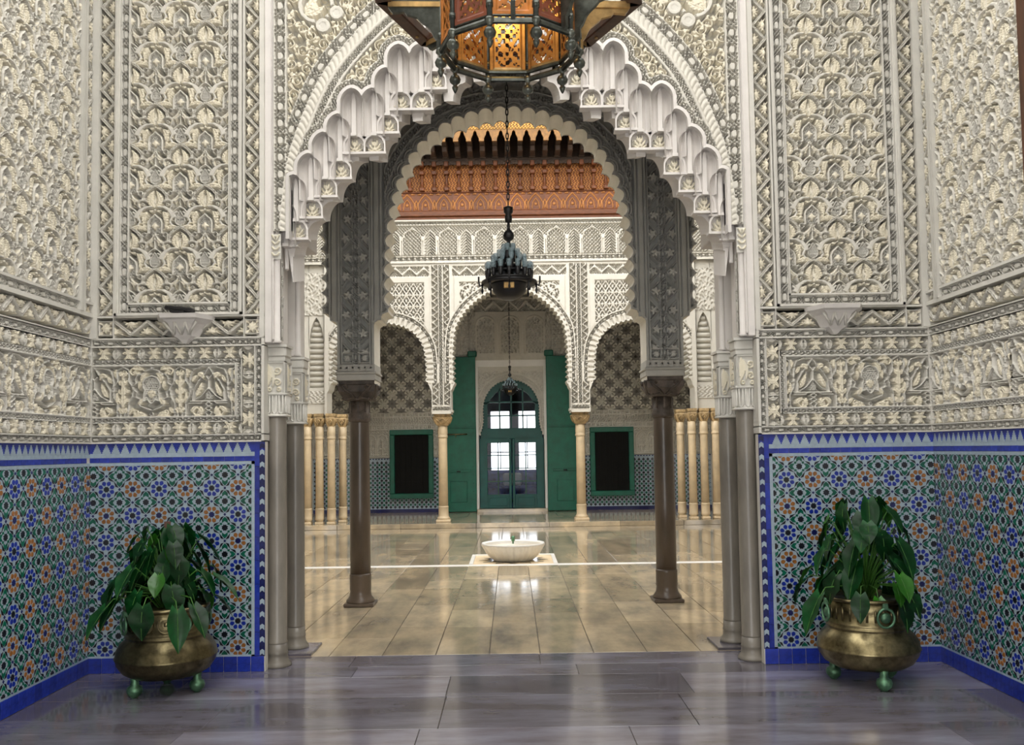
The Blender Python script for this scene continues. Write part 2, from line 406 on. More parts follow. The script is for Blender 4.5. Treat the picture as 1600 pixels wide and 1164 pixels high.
def unit_band(h=.096, per=.185):
    r = RF(per, h, .0042); r.tf = [(1, -per, 0), (1, 0, 0), (1, per, 0)]
    c = h/2
    for sx in (-1, 1):
        x = per/2
        r.leaf([(x, c), (x+sx*.02, c+.05), (x+sx*.042, c+.038)], .012, 1, 1, serr=3); r.leaf([(x, c), (x+sx*.02, c-.05), (x+sx*.042, c-.038)], .012, 1, 1, serr=3)
        r.leaf([(x, c), (x+sx*.03, c+.01), (x+sx*.056, c)], .011, 1, 1, serr=3)
        r.leaf([(0, c-.046), (sx*.03, c), (0, c+.046)], .012, 1, .1)
    r.leaf([(per/2, c-.045), (per/2, c), (per/2, c+.045)], .014, 1, .9, serr=4)
    r.disc((0, c), .009, .8, 0)
    r.stroke([(0, c+.046), (per*.25, c+.036)], .004, .9, .3); r.stroke([(0, c-.046), (per*.25, c-.036)], .004, .9, .3); r.stroke([(0, c-.046), (-per*.25, c-.036)], .004, .9, .3); r.stroke([(0, c+.046), (-per*.25, c+.036)], .004, .9, .3)
    return r.mesh('palmette_relief', .10, 'stucco', 1)
def unit_inscription(w, x_med, h=.392):
    """x measured from the corner; medallion centre at x_med, repeat .85"""
    r = RF(w, h, .0042); r.k = .392/405; H = 405; P = .85/r.k
    xm = x_med/r.k
    r.tf = [(s, (xm+i*P)*r.k, 0) for i in (-1, 0, 1) for s in (1, -1)]
    Y = lambda p: [(x, 405-y) for x, y in p]      # y down from the top of the panel
    # medallion with mesh ground
    r.poly(Y([(-52, 280), (-52, 200), (-60, 150), (-40, 108), (0, 92), (0, 280)]), .4, 0, pits=19)
    r.stroke(Y([(0, 84), (-42, 100), (-66, 140), (-64, 175), (-50, 195), (-58, 225), (-60, 280), (-30, 268), (-12, 290), (0, 300)]), 8, 1, .05)
    r.stroke(Y([(0, 30), (-50, 44), (-70, 68), (-110, 76), (-128, 110), (-120, 140), (-150, 160), (-140, 190), (-112, 210), (-120, 250), (-90, 262), (-96, 310), (-60, 330), (0, 350)]), 8, 1, .05, prof='band')
    r.stroke(Y([(0, 30), (0, 8)]), 6, 1, 0); r.ring((0, 405-18), 12, 5, 1, 0); r.ring((0, 405-378), 13, 5, 1, 0)
    r.leaf(Y([(-8, 200), (-26, 215), (0, 262)]), 16, .95, 1, serr=3); r.disc((0, 405-210), 18, .9, 1, lobes=5)
    for p, W in ((((-30, 62), (-92, 92), (-70, 150)), 20), (((-100, 120), (-84, 160), (-100, 200)), 14), (((-110, 300), (-70, 290), (-66, 250)), 20), (((-160, 30), (-90, 10), (-60, 46)), 20), (((-150, 50), (-120, 60), (-84, 60)), 14), (((-140, 395), (-90, 360), (-40, 395)), 22), (((-170, 380), (-150, 340), (-130, 330)), 16)):
        r.leaf(Y(p), W, .95, 1, serr=6)
    r.ring((-140, 405-50), 24, 8, .9, 1, 30, 300, prof='round'); r.ring((-115, 405-370), 18, 7, .9, 1, 30, 300, prof='round')
    # slender trees between
    tx = -P/4
    for y0, W in ((40, 20), (110, 26), (180, 34), (250, 34), (320, 24)):
        for sx in (-1, 1): r.leaf(Y([(tx, y0+50), (tx+sx*30, y0+30), (tx+sx*W, y0)]), 15, .95, 1, serr=4)
    r.leaf(Y([(tx, 380), (tx, 200), (tx, 20)]), 16, 1, 1, serr=12)
    r.stroke(Y([(tx-42, 400), (tx-42, 300), (tx-70, 250), (tx-80, 180), (tx-44, 130), (tx-42, 40), (tx, 14), (tx+42, 40), (tx+44, 130), (tx+80, 180), (tx+70, 250), (tx+42, 300), (tx+42, 400)]), 8, 1, .05, prof='band')
    r.stroke(Y([(tx-42, 372), (tx-16, 372), (tx-16, 396)]), 6, 1, 0); r.stroke(Y([(tx+42, 372), (tx+16, 372), (tx+16, 396)]), 6, 1, 0)
    # knotted letters
    kx = -P/2
    r.stroke(Y([(kx, 404), (kx+26, 372), (kx-26, 340), (kx+26, 308), (kx-6, 290)]), 7, 1, .05); r.stroke(Y([(kx, 404), (kx-26, 372), (kx+26, 340), (kx-26, 308), (kx+6, 290)]), 7, 1, .05)
    r.stroke(Y([(kx-150, 300), (kx-60, 300), (kx-40, 284), (kx+140, 284)]), 8, 1, .05); r.stroke(Y([(kx-120, 280), (kx-118, 200), (kx-80, 130), (kx-30, 70), (kx, 20)]), 8, 1, .05, prof='band')
    r.stroke(Y([(kx, 20), (kx-60, 20), (kx-120, 40), (kx-140, 90), (kx-150, 200)]), 8, 1, .05, prof='band')
    r.stroke(Y([(kx-100, 270), (kx-50, 240), (kx, 180)]), 7, 1, .05); r.poly(Y([(kx-30, 270), (kx-24, 232), (kx, 200), (kx+24, 232), (kx+30, 270)]), .6, 0, pits=15); r.stroke(Y([(kx, 196), (kx, 120), (kx-20, 90)]), 7, 1, .05)
    for p, W in ((((kx-90, 90), (kx-50, 60), (kx-40, 120)), 22), (((kx-100, 250), (kx-70, 210), (kx-50, 130)), 18), (((kx-90, 395), (kx-50, 370), (kx-60, 320)), 26), (((kx-140, 370), (kx-110, 340), (kx-80, 320)), 20), (((kx-170, 30), (kx-150, 60), (kx-172, 110)), 16), (((kx-130, 140), (kx-110, 110), (kx-100, 80)), 16), (((kx-180, 300), (kx-170, 250), (kx-175, 200)), 12)):
        r.leaf(Y(p), W, .95, 1, serr=6)
    r.ring((kx-90, 405-365), 26, 8, .9, 1, 0, 300, prof='round')
    r.tf = [(1, 0, 0)]
    for y in (5/405*h, h-5/405*h): r.H[np.abs(r.Y-y) < .005] = 1; 
    return r.mesh('inscription_relief', .11, 'stucco', 1)
def unit_star(w=.115):
    r = RF(w, w, .0042); c = w/2
    for k in range(8):
        A = k*PI/4; r.leaf([(c, c), (c+.02*math.cos(A), c+.02*math.sin(A)), (c+.044*math.cos(A), c+.044*math.sin(A))], .010 if k % 2 else .013, .95, .9)
    r.disc((c, c), .013, 1, .9, prof='dome')
    e = np.minimum(np.minimum(r.X, w-r.X), np.minimum(r.Y, w-r.Y)); r.H[(e > .004) & (e < .011)] = 1
    for sx in (0, 1):
        for sy in (0, 1): r.leaf([(sx*w, sy*w), (c+(sx-.5)*.07, c+(sy-.5)*.07), (c+(sx-.5)*.05, c+(sy-.5)*.05)], .013, .9, .8)
    return r.mesh('star_relief', .09, 'stucco', 1)
ME_MAIN = unit_main(); ME_VINE = unit_vine(); ME_CHAIN = unit_chain(.066, .13, 4); ME_CHAINS = unit_chain(.052, .105, 5)
ME_CHECK = unit_check(.038, .5); ME_BAND = unit_band(); ME_STAR = unit_star()
ME_INS = unit_inscription(1.084, 3.13-2.675)

# ---------------------------------------------------------------- glazed mosaic tiles
ZM = ['z_white', 'z_blue', 'z_orange', 'z_green', 'z_black', 'z_navy']
def tile_poly(b, P, h, mi):
    n = len(P); c = np.mean(P, 0); v = [(x, 0, z) for x, z in P]+[(c[0]+(x-c[0])*.93, -h, c[1]+(z-c[1])*.93) for x, z in P]
    b.add(v, [tuple(range(n, 2*n))]+[(i, (i+1) % n, (i+1) % n+n, i+n) for i in range(n)], mi)
def star(cx, cy, R, r, n, a0=0): return [(cx+(R if k % 2 == 0 else r)*math.cos(a0+PI*k/n), cy+(R if k % 2 == 0 else r)*math.sin(a0+PI*k/n)) for k in range(2*n)]
def mosaic(w, h, p, ox, oz, par=0):
    """flat white ground with raised coloured tiles; rosettes at pitch p, first one at ox, oz"""
    b = B(); b.add([(0, 0, 0), (w, 0, 0), (w, 0, h), (0, 0, h)], [(0, 1, 2, 3)], 0)
    H = .003
    def tp(P, mi):
        Q = [(min(max(x, 0), w), min(max(z, 0), h)) for x, z in P]
        a = abs(sum(Q[i-1][0]*Q[i][1]-Q[i][0]*Q[i-1][1] for i in range(len(Q))))/2
        if a < 2.5e-5: return
        if any(q != tuple(o) for q, o in zip(Q, P)):
            Q = [q for i, q in enumerate(Q) if q != Q[i-1]]
            if len(Q) < 3: return
        tile_poly(b, Q, H*random.uniform(.8, 1.2), mi)
    def rot(P, cx, cy, a): c, s = math.cos(a), math.sin(a); return [(cx+x*c-y*s, cy+x*s+y*c) for x, y in P]
    for i in range(-1, int(w/p)+2):
        for j in range(-1, int(h/p)+2):
            cx, cy = ox+i*p, oz+j*p; blue = (i+j+par) % 2
            tp(star(cx, cy, .125*p, .095*p, 8, PI/8), 4 if blue else 5)
            for k in range(8):
                tp(rot([(.135*p, 0), (.18*p, -.058*p), (.25*p, -.085*p), (.315*p, -.035*p), (.315*p, .035*p), (.25*p, .085*p), (.18*p, .058*p)], cx, cy, PI/8+k*PI/4), 1 if blue else 2)
            sx, sy = cx+p/2, cy+p/2
            tp(star(sx, sy, .135*p, .10*p, 8, PI/8), 4)
            for k in range(4):
                a = PI/4+k*PI/2; tp(rot([(.145*p, 0), (.205*p, -.06*p), (.265*p, 0), (.205*p, .06*p)], sx, sy, a), 3)
            for (ex, ey, A) in ((cx+p/2, cy, 0), (cx, cy+p/2, PI/2)):      # between two rosettes
                tp(rot([(-.055*p, 0), (0, -.06*p), (.055*p, 0), (0, .06*p)], ex, ey, A), 5)
                for s in (1, -1):
                    tp(rot([(0, s*.085*p), (.105*p, s*.19*p), (.115*p, s*.33*p), (0, s*.25*p), (-.115*p, s*.33*p), (-.105*p, s*.19*p)], ex, ey, A), 3)
                    for t in (1, -1):
                        tp(rot([(t*.03*p, s*.06*p), (t*.155*p, s*.10*p), (t*.215*p, s*.30*p), (t*.115*p, s*.185*p)], ex, ey, A), 4)
    return b.mesh('mosaic', *ZM)
def merlon():
    b = B(); P = []
    for k in range(5): P += [(.030-.006*k, .004+.0135*k), (.030-.006*k, .0175+.0135*k)]
    P = [(-x, z) for x, z in P]+[(x, z) for x, z in P[::-1]]
    b.prism(P[::-1], -.004, 0); return b.mesh('merlon_tile', 'z_white')
ME_MERL = merlon()
def arrow_mesh(m):
    w_, h_ = .034, .046; P = [(0, 0), (w_/2, .014), (w_, 0), (w_, h_-.012), (w_/2, h_), (0, h_-.012)]
    b = B(); b.prism(P, -.003, 0); return b.mesh('border_tile', m)
ME_ARW = arrow_mesh('z_white'); ME_ARN = arrow_mesh('z_navy')
def boxmesh(name, m, *a, bev=0): return B().box(*a, bev=bev).mesh(name, m)
ME_BSTR = boxmesh('border_strip', 'z_blue', 0, .036, -.004, 0, .001, .171, bev=.001)
ME_BASE = boxmesh('baseboard_tile', 'z_blue', .0015, .0935, -.008, 0, .002, .112, bev=.0015)
ME_BANDT = boxmesh('band_tile', 'z_blue', .001, .079, -.004, 0, .001, .037, bev=.001)

def dado(parent, L, place, mos, arrows):
    """tiled dado along a wall of length L; place(x, z, name, mesh) puts a mesh at distance x from the far-left end"""
    mo = place(0 if not arrows else 0, .125, 'mosaic', mos); tag(mo, kind='stuff')
    n = int(L/.095)
    for i in range(n+1):
        if i*.095+.09 <= L+.03: place(i*.095, 0, 'baseboard_tile', ME_BASE)
    for i in range(int(L/.08)): place(i*.08, 1.541, 'band_tile', ME_BANDT)
    for i in range(int(L/.0695)): place(.036+i*.0695, 1.60, 'merlon_tile', ME_MERL)

# ---------------------------------------------------------------- vestibule shell
XW, YB, ZC, YV = 3.13, 6.66, 6.6, -.6
floor = tag(boxo('floor', 'grout', None, -XW-.3, XW+.3, YV-3, 7.12, -.2, -.012), kind='structure')
rows = [7.12, 6.76, 6.45, 5.93, 5.25, 4.5, 3.7, 2.9, 2.1, 1.2, .2, -.9, -2.1, -3.5]
for r_ in range(len(rows)-1):
    x = -XW-.25-random.uniform(0, .8)
    while x < XW+.25:
        L_ = random.uniform(1.1, 2.0); x0, x1 = max(x, -XW-.25), min(x+L_, XW+.25); x += L_
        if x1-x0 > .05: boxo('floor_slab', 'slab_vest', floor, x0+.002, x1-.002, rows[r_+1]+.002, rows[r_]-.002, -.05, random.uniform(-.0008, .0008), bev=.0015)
walls = {}
for s, nm in ((-1, 'wall_left'), (1, 'wall_right')):
    W_ = tag(B().box(*sorted((s*XW, s*(XW+.4))), YV, YB+.3, 0, 1.684).box(*sorted((s*(XW+.12), s*(XW+.4))), YV, YB+.3, 1.684, ZC).box(*sorted((s*XW, s*(XW+.4))), YV, 4.2, 1.684, ZC).obj(nm, 'plaster'), kind='structure'); walls[s] = W_
    LY = 6.66-4.2
    # local x runs along the wall; for the left wall x=0 at Y=4.2, for the right wall x=0 at Y=6.66
    def place(x, z, name, me, s=s, W_=W_, proud=.001, sx=1):
        y = 4.2+x if s < 0 else 6.66-x
        return put(name, me, W_, (s*(XW-proud), y, z), PI/2 if s < 0 else -PI/2, (sx, 1, 1))
    mos = mosaic(LY, 1.393, .195, .03 if s > 0 else LY-.03-12*.195, .10, 0)
    dado(W_, LY, place, mos, False)
    for z0, z1, m_, pr in ((1.518, 1.541, 'z_white', .003), (1.579, 1.606, 'z_white', .003), (.112, .125, 'z_white', .003), (1.602, 1.684, 'z_blue', .002), (1.684, 1.692, 'plaster', .012), (1.736, 1.744, 'plaster', .012), (2.46, 2.468, 'plaster', .012), (2.622, 2.652, 'plaster', .02), (2.714, 2.732, 'plaster', .02)):
        boxo('trim_line', m_, W_, *sorted((s*(XW-pr-(.01 if m_ == 'plaster' else 0)), s*(XW+.12))), 4.2, 6.66, z0, z1)
    n = int(LY/.105/5)+1
    for zz in (1.69, 2.405):
        for i in range(5): put('chain_relief', ME_CHAINS, W_, (s*(XW-.001), 6.66-.49*(i+1) if s < 0 else 6.66-.49*i, zz+.05), PI/2 if s < 0 else -PI/2, (1, 1, .9334), ry=PI/2)
    for zz in (1.836, 2.266):
        for i in range(4): put('diaper_relief', ME_CHECK, W_, (s*(XW-.001), (4.66+.5*i if s < 0 else 6.66-.5*i), zz+.038), PI/2 if s < 0 else -PI/2, ry=PI/2)
    for zz in (1.743, 2.304):
        for i in range(int(LY/.185)): place((LY-.185*(i+1)) if s < 0 else .185*i, zz, 'palmette_relief', ME_BAND)
    for i in range(2): place(LY-1.084*(i+1) if s < 0 else 1.084*i, 1.874, 'inscription_relief', ME_INS)
    # upper field: edge bead, vine, chain, arabesque
    for i in range(int(LY/.215)): put('vine_relief', ME_VINE, W_, (s*(XW-.001), (6.66-.215*i if s > 0 else 6.66-.215*(i+1)), 2.5+.11), PI/2 if s < 0 else -PI/2, (1, 1, 1), ry=PI/2)
    for i in range(5): put('chain_relief', ME_CHAIN, W_, (s*(XW-.001), (6.42-.52*i if s > 0 else 6.42-.52*(i+1)), 2.652+.064), PI/2 if s < 0 else -PI/2, ry=PI/2) if (6.42-.52*(i+1) > 4.1) else None
    for i in range(3):
        for j in range(5): place(LY-.24-UW*(i+1) if s < 0 else .24+UW*i, 2.732+UH*j, 'arabesque', ME_MAIN)
    for j in range(14): place(LY-.15 if s < 0 else .035, 2.66+.215*j, 'vine_relief', ME_VINE)
    bb = B()
    for y0, y1, pr in ((6.42, 6.45, .03), (6.47, 6.505, .022), (6.63, 6.66, .02)): bb.box(*sorted((s*(XW-pr-.01), s*(XW+.12))), y0, y1, 2.65, 5.7)
    bb.box(*sorted((s*(XW-.03), s*(XW+.12))), 5.262, 5.29, 2.7, 5.7); bb.obj('panel_moulding', 'plaster', W_)
for s in (-1, 1):
    d = thing('wooden_doorway', 'dark brown wooden door frame on the %s wall above the tiled dado' % ('left' if s < 0 else 'right'), 'door frame', (s*XW, 4.75, 2.75), group='wooden frames high on the side walls')
    x0, x1 = sorted((-s*.07, 0)); x2, x3 = sorted((-s*.035, 0))
    boxo('jamb', 'door_wood', d, x0, x1, .35, .5, 0, 3.2, bev=.008); boxo('jamb', 'door_wood', d, x0, x1, -.5, -.35, 0, 3.2, bev=.008)
    boxo('panel', 'door_wood', d, x2, x3, -.35, .35, 0, 3.2); boxo('sill', 'door_wood', d, x0, x1, -.55, .51, -.05, 0, bev=.008)
# ceiling with a made-up, unseen light well, opened to light the carving from above; entrance wall with its doorway behind the camera
ceil = tag(B().box(-XW-.3, XW+.3, YV-.3, .6, ZC, ZC+.2).box(-XW-.3, XW+.3, 6.0, 7.6, ZC, ZC+.2).box(-XW-.3, -2.6, .6, 6.0, ZC, ZC+.2).box(2.6, XW+.3, .6, 6.0, ZC, ZC+.2).box(-2.6, 2.6, 4.1, 4.3, ZC, ZC+.2).obj('ceiling', 'plaster'), kind='structure')
tag(B().box(-XW-.3, -1.5, YV-.3, YV, 0, ZC).box(1.5, XW+.3, YV-.3, YV, 0, ZC).box(-1.5, 1.5, YV-.3, YV, 3.4, ZC).obj('wall_entrance', 'plaster'), kind='structure')

# ---------------------------------------------------------------- back wall with the two ornamented panels
for s, nm in ((-1, 'wall_back_left'), (1, 'wall_back_right')):
    W_ = tag(B().box(*sorted((s*1.832, s*(XW+.3))), YB, 6.74, 0, 1.684).box(*sorted((s*1.832, s*(XW+.3))), YB+.12, 6.79, 1.684, ZC).box(*sorted((s*1.88, s*(XW+.3))), 6.74, 7.5, 0, 1.684).box(*sorted((s*1.88, s*(XW+.3))), 6.78, 7.5, 1.684, ZC).obj(nm, 'plaster', None), kind='structure')
    def pu(name, me, u, z, proud=.001, W_=W_, s=s, sc=(1, 1, 1), ry=0, wdt=0):
        """u = distance from the room axis of the piece's outer... left edge in |X|; wdt = its width"""
        x = -u-wdt if s < 0 else u
        return put(name, me, W_, (x, YB-proud, z), 0, sc, ry)
    LX = XW-1.931
    mos = mosaic(LX, 1.393, .195, .10 if s > 0 else LX-.10-6*.195, .05, 0 if s < 0 else 1)
    tag(pu('mosaic', mos, 1.931, .125, wdt=LX), kind='stuff')
    for i in range(13):
        pu('baseboard_tile', ME_BASE, 1.835+.0995*i, 0, wdt=.0995, sc=(1.047, 1, 1))
    for i in range(16): pu('band_tile', ME_BANDT, 1.90+.077*i, 1.541, wdt=.08, sc=(.97, 1, 1))
    for i in range(17): pu('merlon_tile', ME_MERL, 1.965+.0695*i, 1.606)
    for i in range(17):
        pu('border_tile', ME_ARW, 1.835, .118+.0915*i, wdt=.034); pu('border_tile', ME_ARN, 1.835, .118+.0915*i+.0455, wdt=.034)
    for i in range(9): pu('border_strip', ME_BSTR, 1.871, .115+.1735*i, wdt=.036)
    bb = B()
    def bx(u0, u1, z0, z1, pr, bb=bb, s=s): bb.box(*sorted((s*u0, s*u1)), YB-pr-.012, YB+.12, z0, z1)
    bw = B()
    for a in ((1.908, 3.13, 1.518, 1.541), (1.908, 3.13, 1.579, 1.61), (1.908, 3.13, .112, .125), (1.908, 1.931, .112, 1.541)): bw.box(*sorted((s*a[0], s*a[1])), YB-.003, YB, a[2], a[3])
    bw.obj('white_tile_line', 'z_white', W_)
    B().box(*sorted((s*1.834, s*3.13)), YB-.002, YB, 1.606, 1.684).obj('blue_tile_ground', 'z_blue', W_)
    B().box(*sorted((s*1.831, s*1.908)), YB-.001, YB, .112, 1.684).obj('blue_tile_ground', 'z_navy', W_)
    # frames
    for a in ((1.832, 3.13, 1.684, 1.692, .014), (1.832, 3.13, 1.738, 1.745, .014), (1.832, 1.852, 1.684, 2.46, .014), (1.899, 1.905, 1.74, 2.4, .014), (1.999, 2.004, 1.838, 2.302, .014), (2.04, 2.047, 1.874, 2.266, .02),
              (1.832, 3.13, 2.457, 2.468, .014), (1.832, 3.13, 2.398, 2.406, .014), (1.832, 3.13, 2.62, 2.634, .014), (1.832, 1.866, 2.46, 5.7, .016), (3.076, 3.13, 2.468, 5.7, .02), (1.98, 1.985, 2.468, 2.62, .014), (2.952, 2.957, 2.468, 2.62, .014),
              (1.978, 1.990, 2.634, 5.7, .016), (1.997, 2.012, 2.634, 5.7, .03), (2.012, 2.024, 2.64, 5.7, .02), (2.916, 2.928, 2.64, 5.7, .02), (2.928, 2.945, 2.634, 5.7, .03), (2.95, 2.96, 2.634, 5.7, .016),
              (1.997, 2.945, 2.634, 2.652, .03), (2.09, 2.098, 2.718, 5.7, .022), (2.843, 2.851, 2.718, 5.7, .022), (2.09, 2.851, 2.718, 2.730, .022)): bx(*a)
    bb.obj('panel_moulding', 'plaster', W_)
    B().box(*sorted((s*3.112, s*3.26)), YB-.022, YB+.14, 1.684, ZC).obj('corner_moulding', 'plaster', W_)
    # lower frieze
    R90 = dict(ry=PI/2)
    for i in range(3):
        L5 = .525 if i < 2 else .2
        for zz in (1.69, 2.406):
            if i < 2: put('chain_relief', ME_CHAINS, W_, ((-3.13+.525*i) if s < 0 else 1.855+.525*i, YB-.001, zz+.05), ry=PI/2, sc=(.95, 1, 1.0))
            else: put('chain_relief', ME_CHAINS, W_, (-1.855-.225 if s < 0 else 3.13-.225, YB-.0008, zz+.05), ry=PI/2, sc=(.95, 1, .43))
    for i in range(2): pu('chain_relief', ME_CHAINS, 1.85, 1.745+.33*i, wdt=.05, sc=(.94, 1, .62))
    for i in range(2):
        for zz in (1.836, 2.266): put('diaper_relief', ME_CHECK, W_, ((-3.13+.555*i) if s < 0 else 2.02+.555*i, YB-.001, zz+.038), ry=PI/2, sc=(1, 1, 1.11))
    pu('diaper_relief', ME_CHECK, 2.003, 1.874, wdt=.038, sc=(1, 1, .784))
    for i in range(6):
        for zz in (1.743, 2.304): pu('palmette_relief', ME_BAND, 2.0+.1883*i, zz, wdt=.1883, sc=(1.018, 1, 1))
    for i in range(3): put('palmette_relief', ME_BAND, W_, ((-1.999 if s < 0 else 1.903), YB-.001, 1.745+.2183*(i+1)), ry=PI/2, sc=(1.18, 1, 1))
    pu('inscription_relief', ME_INS, 2.046, 1.874, wdt=1.084 if s < 0 else 0, sc=(1, 1, 1) if s < 0 else (1, 1, 1)) if s < 0 else put('inscription_relief', ME_INS, W_, (3.13, YB-.001, 1.874), sc=(-1, 1, 1))
    # row of squares and zigzag
    pu('star_relief', ME_STAR, 1.866, 2.487, wdt=.115); pu('star_relief', ME_STAR, 2.96, 2.487, wdt=.115)
    for i in range(4): put('vine_relief', ME_VINE, W_, ((-2.952+.2418*i if s < 0 else 1.985+.2418*i), YB-.001, 2.602), ry=PI/2, sc=(1, 1, 1.124))
    # big panel
    for j in range(14):
        pu('vine_relief', ME_VINE, 1.863, 2.64+.215*j, wdt=.115); pu('vine_relief', ME_VINE, 2.96, 2.64+.215*j, wdt=.115)
    for j in range(6):
        pu('chain_relief', ME_CHAIN, 2.025, 2.655+.52*j, wdt=.066); pu('chain_relief', ME_CHAIN, 2.851, 2.655+.52*j, wdt=.066)
    for i in range(2): put('chain_relief', ME_CHAIN, W_, ((-2.85+.38*i if s < 0 else 2.09+.38*i), YB-.001, 2.718), ry=PI/2, sc=(1, 1, .731))
    for i in range(2):
        for j in range(5): pu('arabesque', ME_MAIN, 2.092+UW*i, 2.73+UH*j-.0, wdt=UW)
# ---------------------------------------------------------------- muqarnas arch between vestibule and loggia
TOPS = [(1.69, 3.50), (1.613, 3.688), (1.500, 3.85), (1.389, 4.012), (1.278, 4.15), (1.172, 4.345), (1.018, 4.345), (.914, 4.50), (.815, 4.68), (.652, 4.68), (.545, 4.84), (.44, 5.0), (.28, 5.0), (.17, 5.15), (0, 5.3)]
HW = .086
def env(u):
    z = np.full(np.shape(u), 3.15)
    for a, t in TOPS:
        q = np.clip(np.abs(u-a)/HW, 0, 1); z = np.where(np.abs(u-a) < HW, np.maximum(z, t-.10*(1-np.sqrt(1-q**2))-.012*q), z)
    return z
uu = np.linspace(1.645, 0, 700); P1 = np.stack([-uu, env(uu)], 1); P1 = np.vstack([[(-1.645, 3.2)], P1]); P1 = resample(P1, .009)
ROPE = catmull([(-1.712, 3.2), (-1.706, 3.42), (-1.652, 3.806), (-1.556, 4.1), (-1.40, 4.44), (-1.214, 4.69), (-.973, 4.935), (-.62, 5.22), (-.3, 5.42), (0, 5.54)], 8)
def spandrel():
    r = RF(1.762, 2.42, .0052, -1.762, 3.26); X, Y = r.X, r.Y
    d, arc = polydist(X, Y, ROPE); ins = inpoly(X, Y, np.vstack([ROPE, [(0, 3.0), (-1.712, 3.0)]])); d = np.where(ins, -d, d)
    e, arc1 = polydist(X, Y, P1); opening = (Y < env(-X)) & (X > -1.645)
    sc_zone = ((d > .092) & (X > -1.66)) | ((d < -.155) & (e > .078))
    r.lim = sc_zone
    rng = random.Random(5)
    # scrolls strung along rows that follow the arch
    def row(off, n, rad, hand0):
        Q = resample(ROPE, .004); Nn = normals(Q, 5); L = len(Q)
        for k in range(n):
            i = int((k+.5)/n*(L-1)); c = Q[i]+Nn[i]*off; h = hand0*(1 if k % 2 else -1); a0 = math.atan2(Nn[i][1], Nn[i][0])+(0 if k % 2 else PI)
            j = min(L-1, int((k+1)/n*(L-1))); st = Q[j]+Nn[j]*(off+(rad*.9 if k % 2 else -rad*.9))
            cc = c+Nn[i]*(rad*.25 if k % 2 else -rad*.25)
            r.scroll(cc, rad, rad*.17, 1.5, a0, h, 1, .85, stem=tuple(st))
            T = np.array([Nn[i][1], -Nn[i][0]])
            for q in range(4):
                b = a0+PI*.5*q+rng.uniform(-.3, .3); p0 = cc+rad*.95*np.array([math.cos(b), math.sin(b)]); p1 = cc+rad*rng.uniform(1.55, 1.9)*np.array([math.cos(b+.5*h), math.sin(b+.5*h)])
                r.leaf([tuple(p0), tuple((p0+p1)/2+rad*.25*np.array([math.cos(b+1.5), math.sin(b+1.5)])), tuple(p1)], rad*.28, .95, 1, serr=4)
    row(-.215, 34, .047, 1); row(-.31, 28, .045, -1); row(-.40, 24, .045, 1)
    row(.145, 30, .046, -1); row(.24, 28, .046, 1); row(.335, 26, .046, -1); row(.43, 24, .048, 1); row(.53, 22, .05, -1); row(.63, 20, .05, 1)
    H0, T0 = r.H.copy(), r.T.copy()
    r.H *= .9
    q = sc_zone & (r.H > 0)
    # large plain roundels of the spandrel centre
    for c, R_, wd in (((-1.44, 4.99), .135, .026), ((-1.285, 4.934), .052, .03), ((-1.388, 4.835), .054, .03)):
        dd = np.hypot(X-c[0], Y-c[1]); m_ = (dd < R_+.012) & sc_zone; r.H[m_] = 0
        rg = (np.abs(dd-R_+wd/2) < wd/2+.002) & sc_zone; r.H[rg] = 1; r.T[rg] = .15
        if R_ < .1: rg = (dd < R_*.5) & sc_zone; r.H[rg] = .85; r.T[rg] = .1
    r.leaf([(-1.52, 4.92), (-1.50, 5.02), (-1.40, 5.06)], .03, .95, 1, serr=6); r.leaf([(-1.52, 4.92), (-1.42, 4.93), (-1.37, 5.0)], .03, .95, 1, serr=6); r.disc((-1.45, 4.98), .03, 1, 1, lobes=5)
    r.lim = None
    def setz(z, h, t=.1): r.H[z] = h[z] if hasattr(h, 'shape') else h; r.T[z] = t
    cv = (X <= -1.668) & (d > .0); setz(cv, chainH((X+1.759)/.09, Y, .13), .1); setz((X <= -1.752) | ((X > -1.674) & (X < -1.664) & (d > .09)), 1.0)
    ca = (d > 0) & (d <= .092) & (X > -1.668); setz(ca, chainH(d/.09, arc, .13), .1); setz((d > .084) & (d <= .092) & (X > -1.664), 1.0); setz((d > 0) & (d < .008), 1.0)
    rp = (d <= 0) & (d > -.062); g = (arc/.048+(-d/.062)**1.6*.9) % 1; setz(rp, .35+.65*np.sqrt(np.clip(1-(2*g-1)**2*.95, 0, 1)), .2)
    bd = (d <= -.062) & (d > -.088); setz(bd, 1.05+.35*np.sqrt(np.clip(1-((d+.075)/.013)**2, 0, 1)), .15)
    ck = (d <= -.088) & (d > -.128) & (e > .05); setz(ck, checkH((-d-.088)/.04, arc, .032), .1)
    sm = (d <= -.128) & (d > -.15) & (e > .03); setz(sm, .9, .1)
    c2 = (e > .028) & (e <= .066) & (d < -.07); setz(c2, checkH((e-.028)/.038, arc1, .03), .1)
    setz((e > .066) & (e <= .076) & (d < -.09), .85)
    setz(e <= .030, .5)
    r.mask = ~(opening & (e > .004))
    return r.mesh('spandrel_relief', .10, 'stucco', 1)
ARCH = thing('muqarnas_arch', 'white plaster stalactite arch with carved scrollwork spandrels framing the courtyard', 'arch', (0, 0, 0)); ARCH['kind'] = 'structure'
ME_SP = spandrel()
def both(name, me):
    put(name, me, ARCH); return put(name, me, ARCH, sc=(-1, 1, 1))
for s in (0, 1): put('spandrel_relief', ME_SP, ARCH, (0, YB-.02, 0), sc=(1 if s == 0 else -1, 1, 1))
N1 = normals(P1, 2); N1[:, 1] = np.where(np.abs(N1[:, 1]) < .02, 0, N1[:, 1])
b = B()
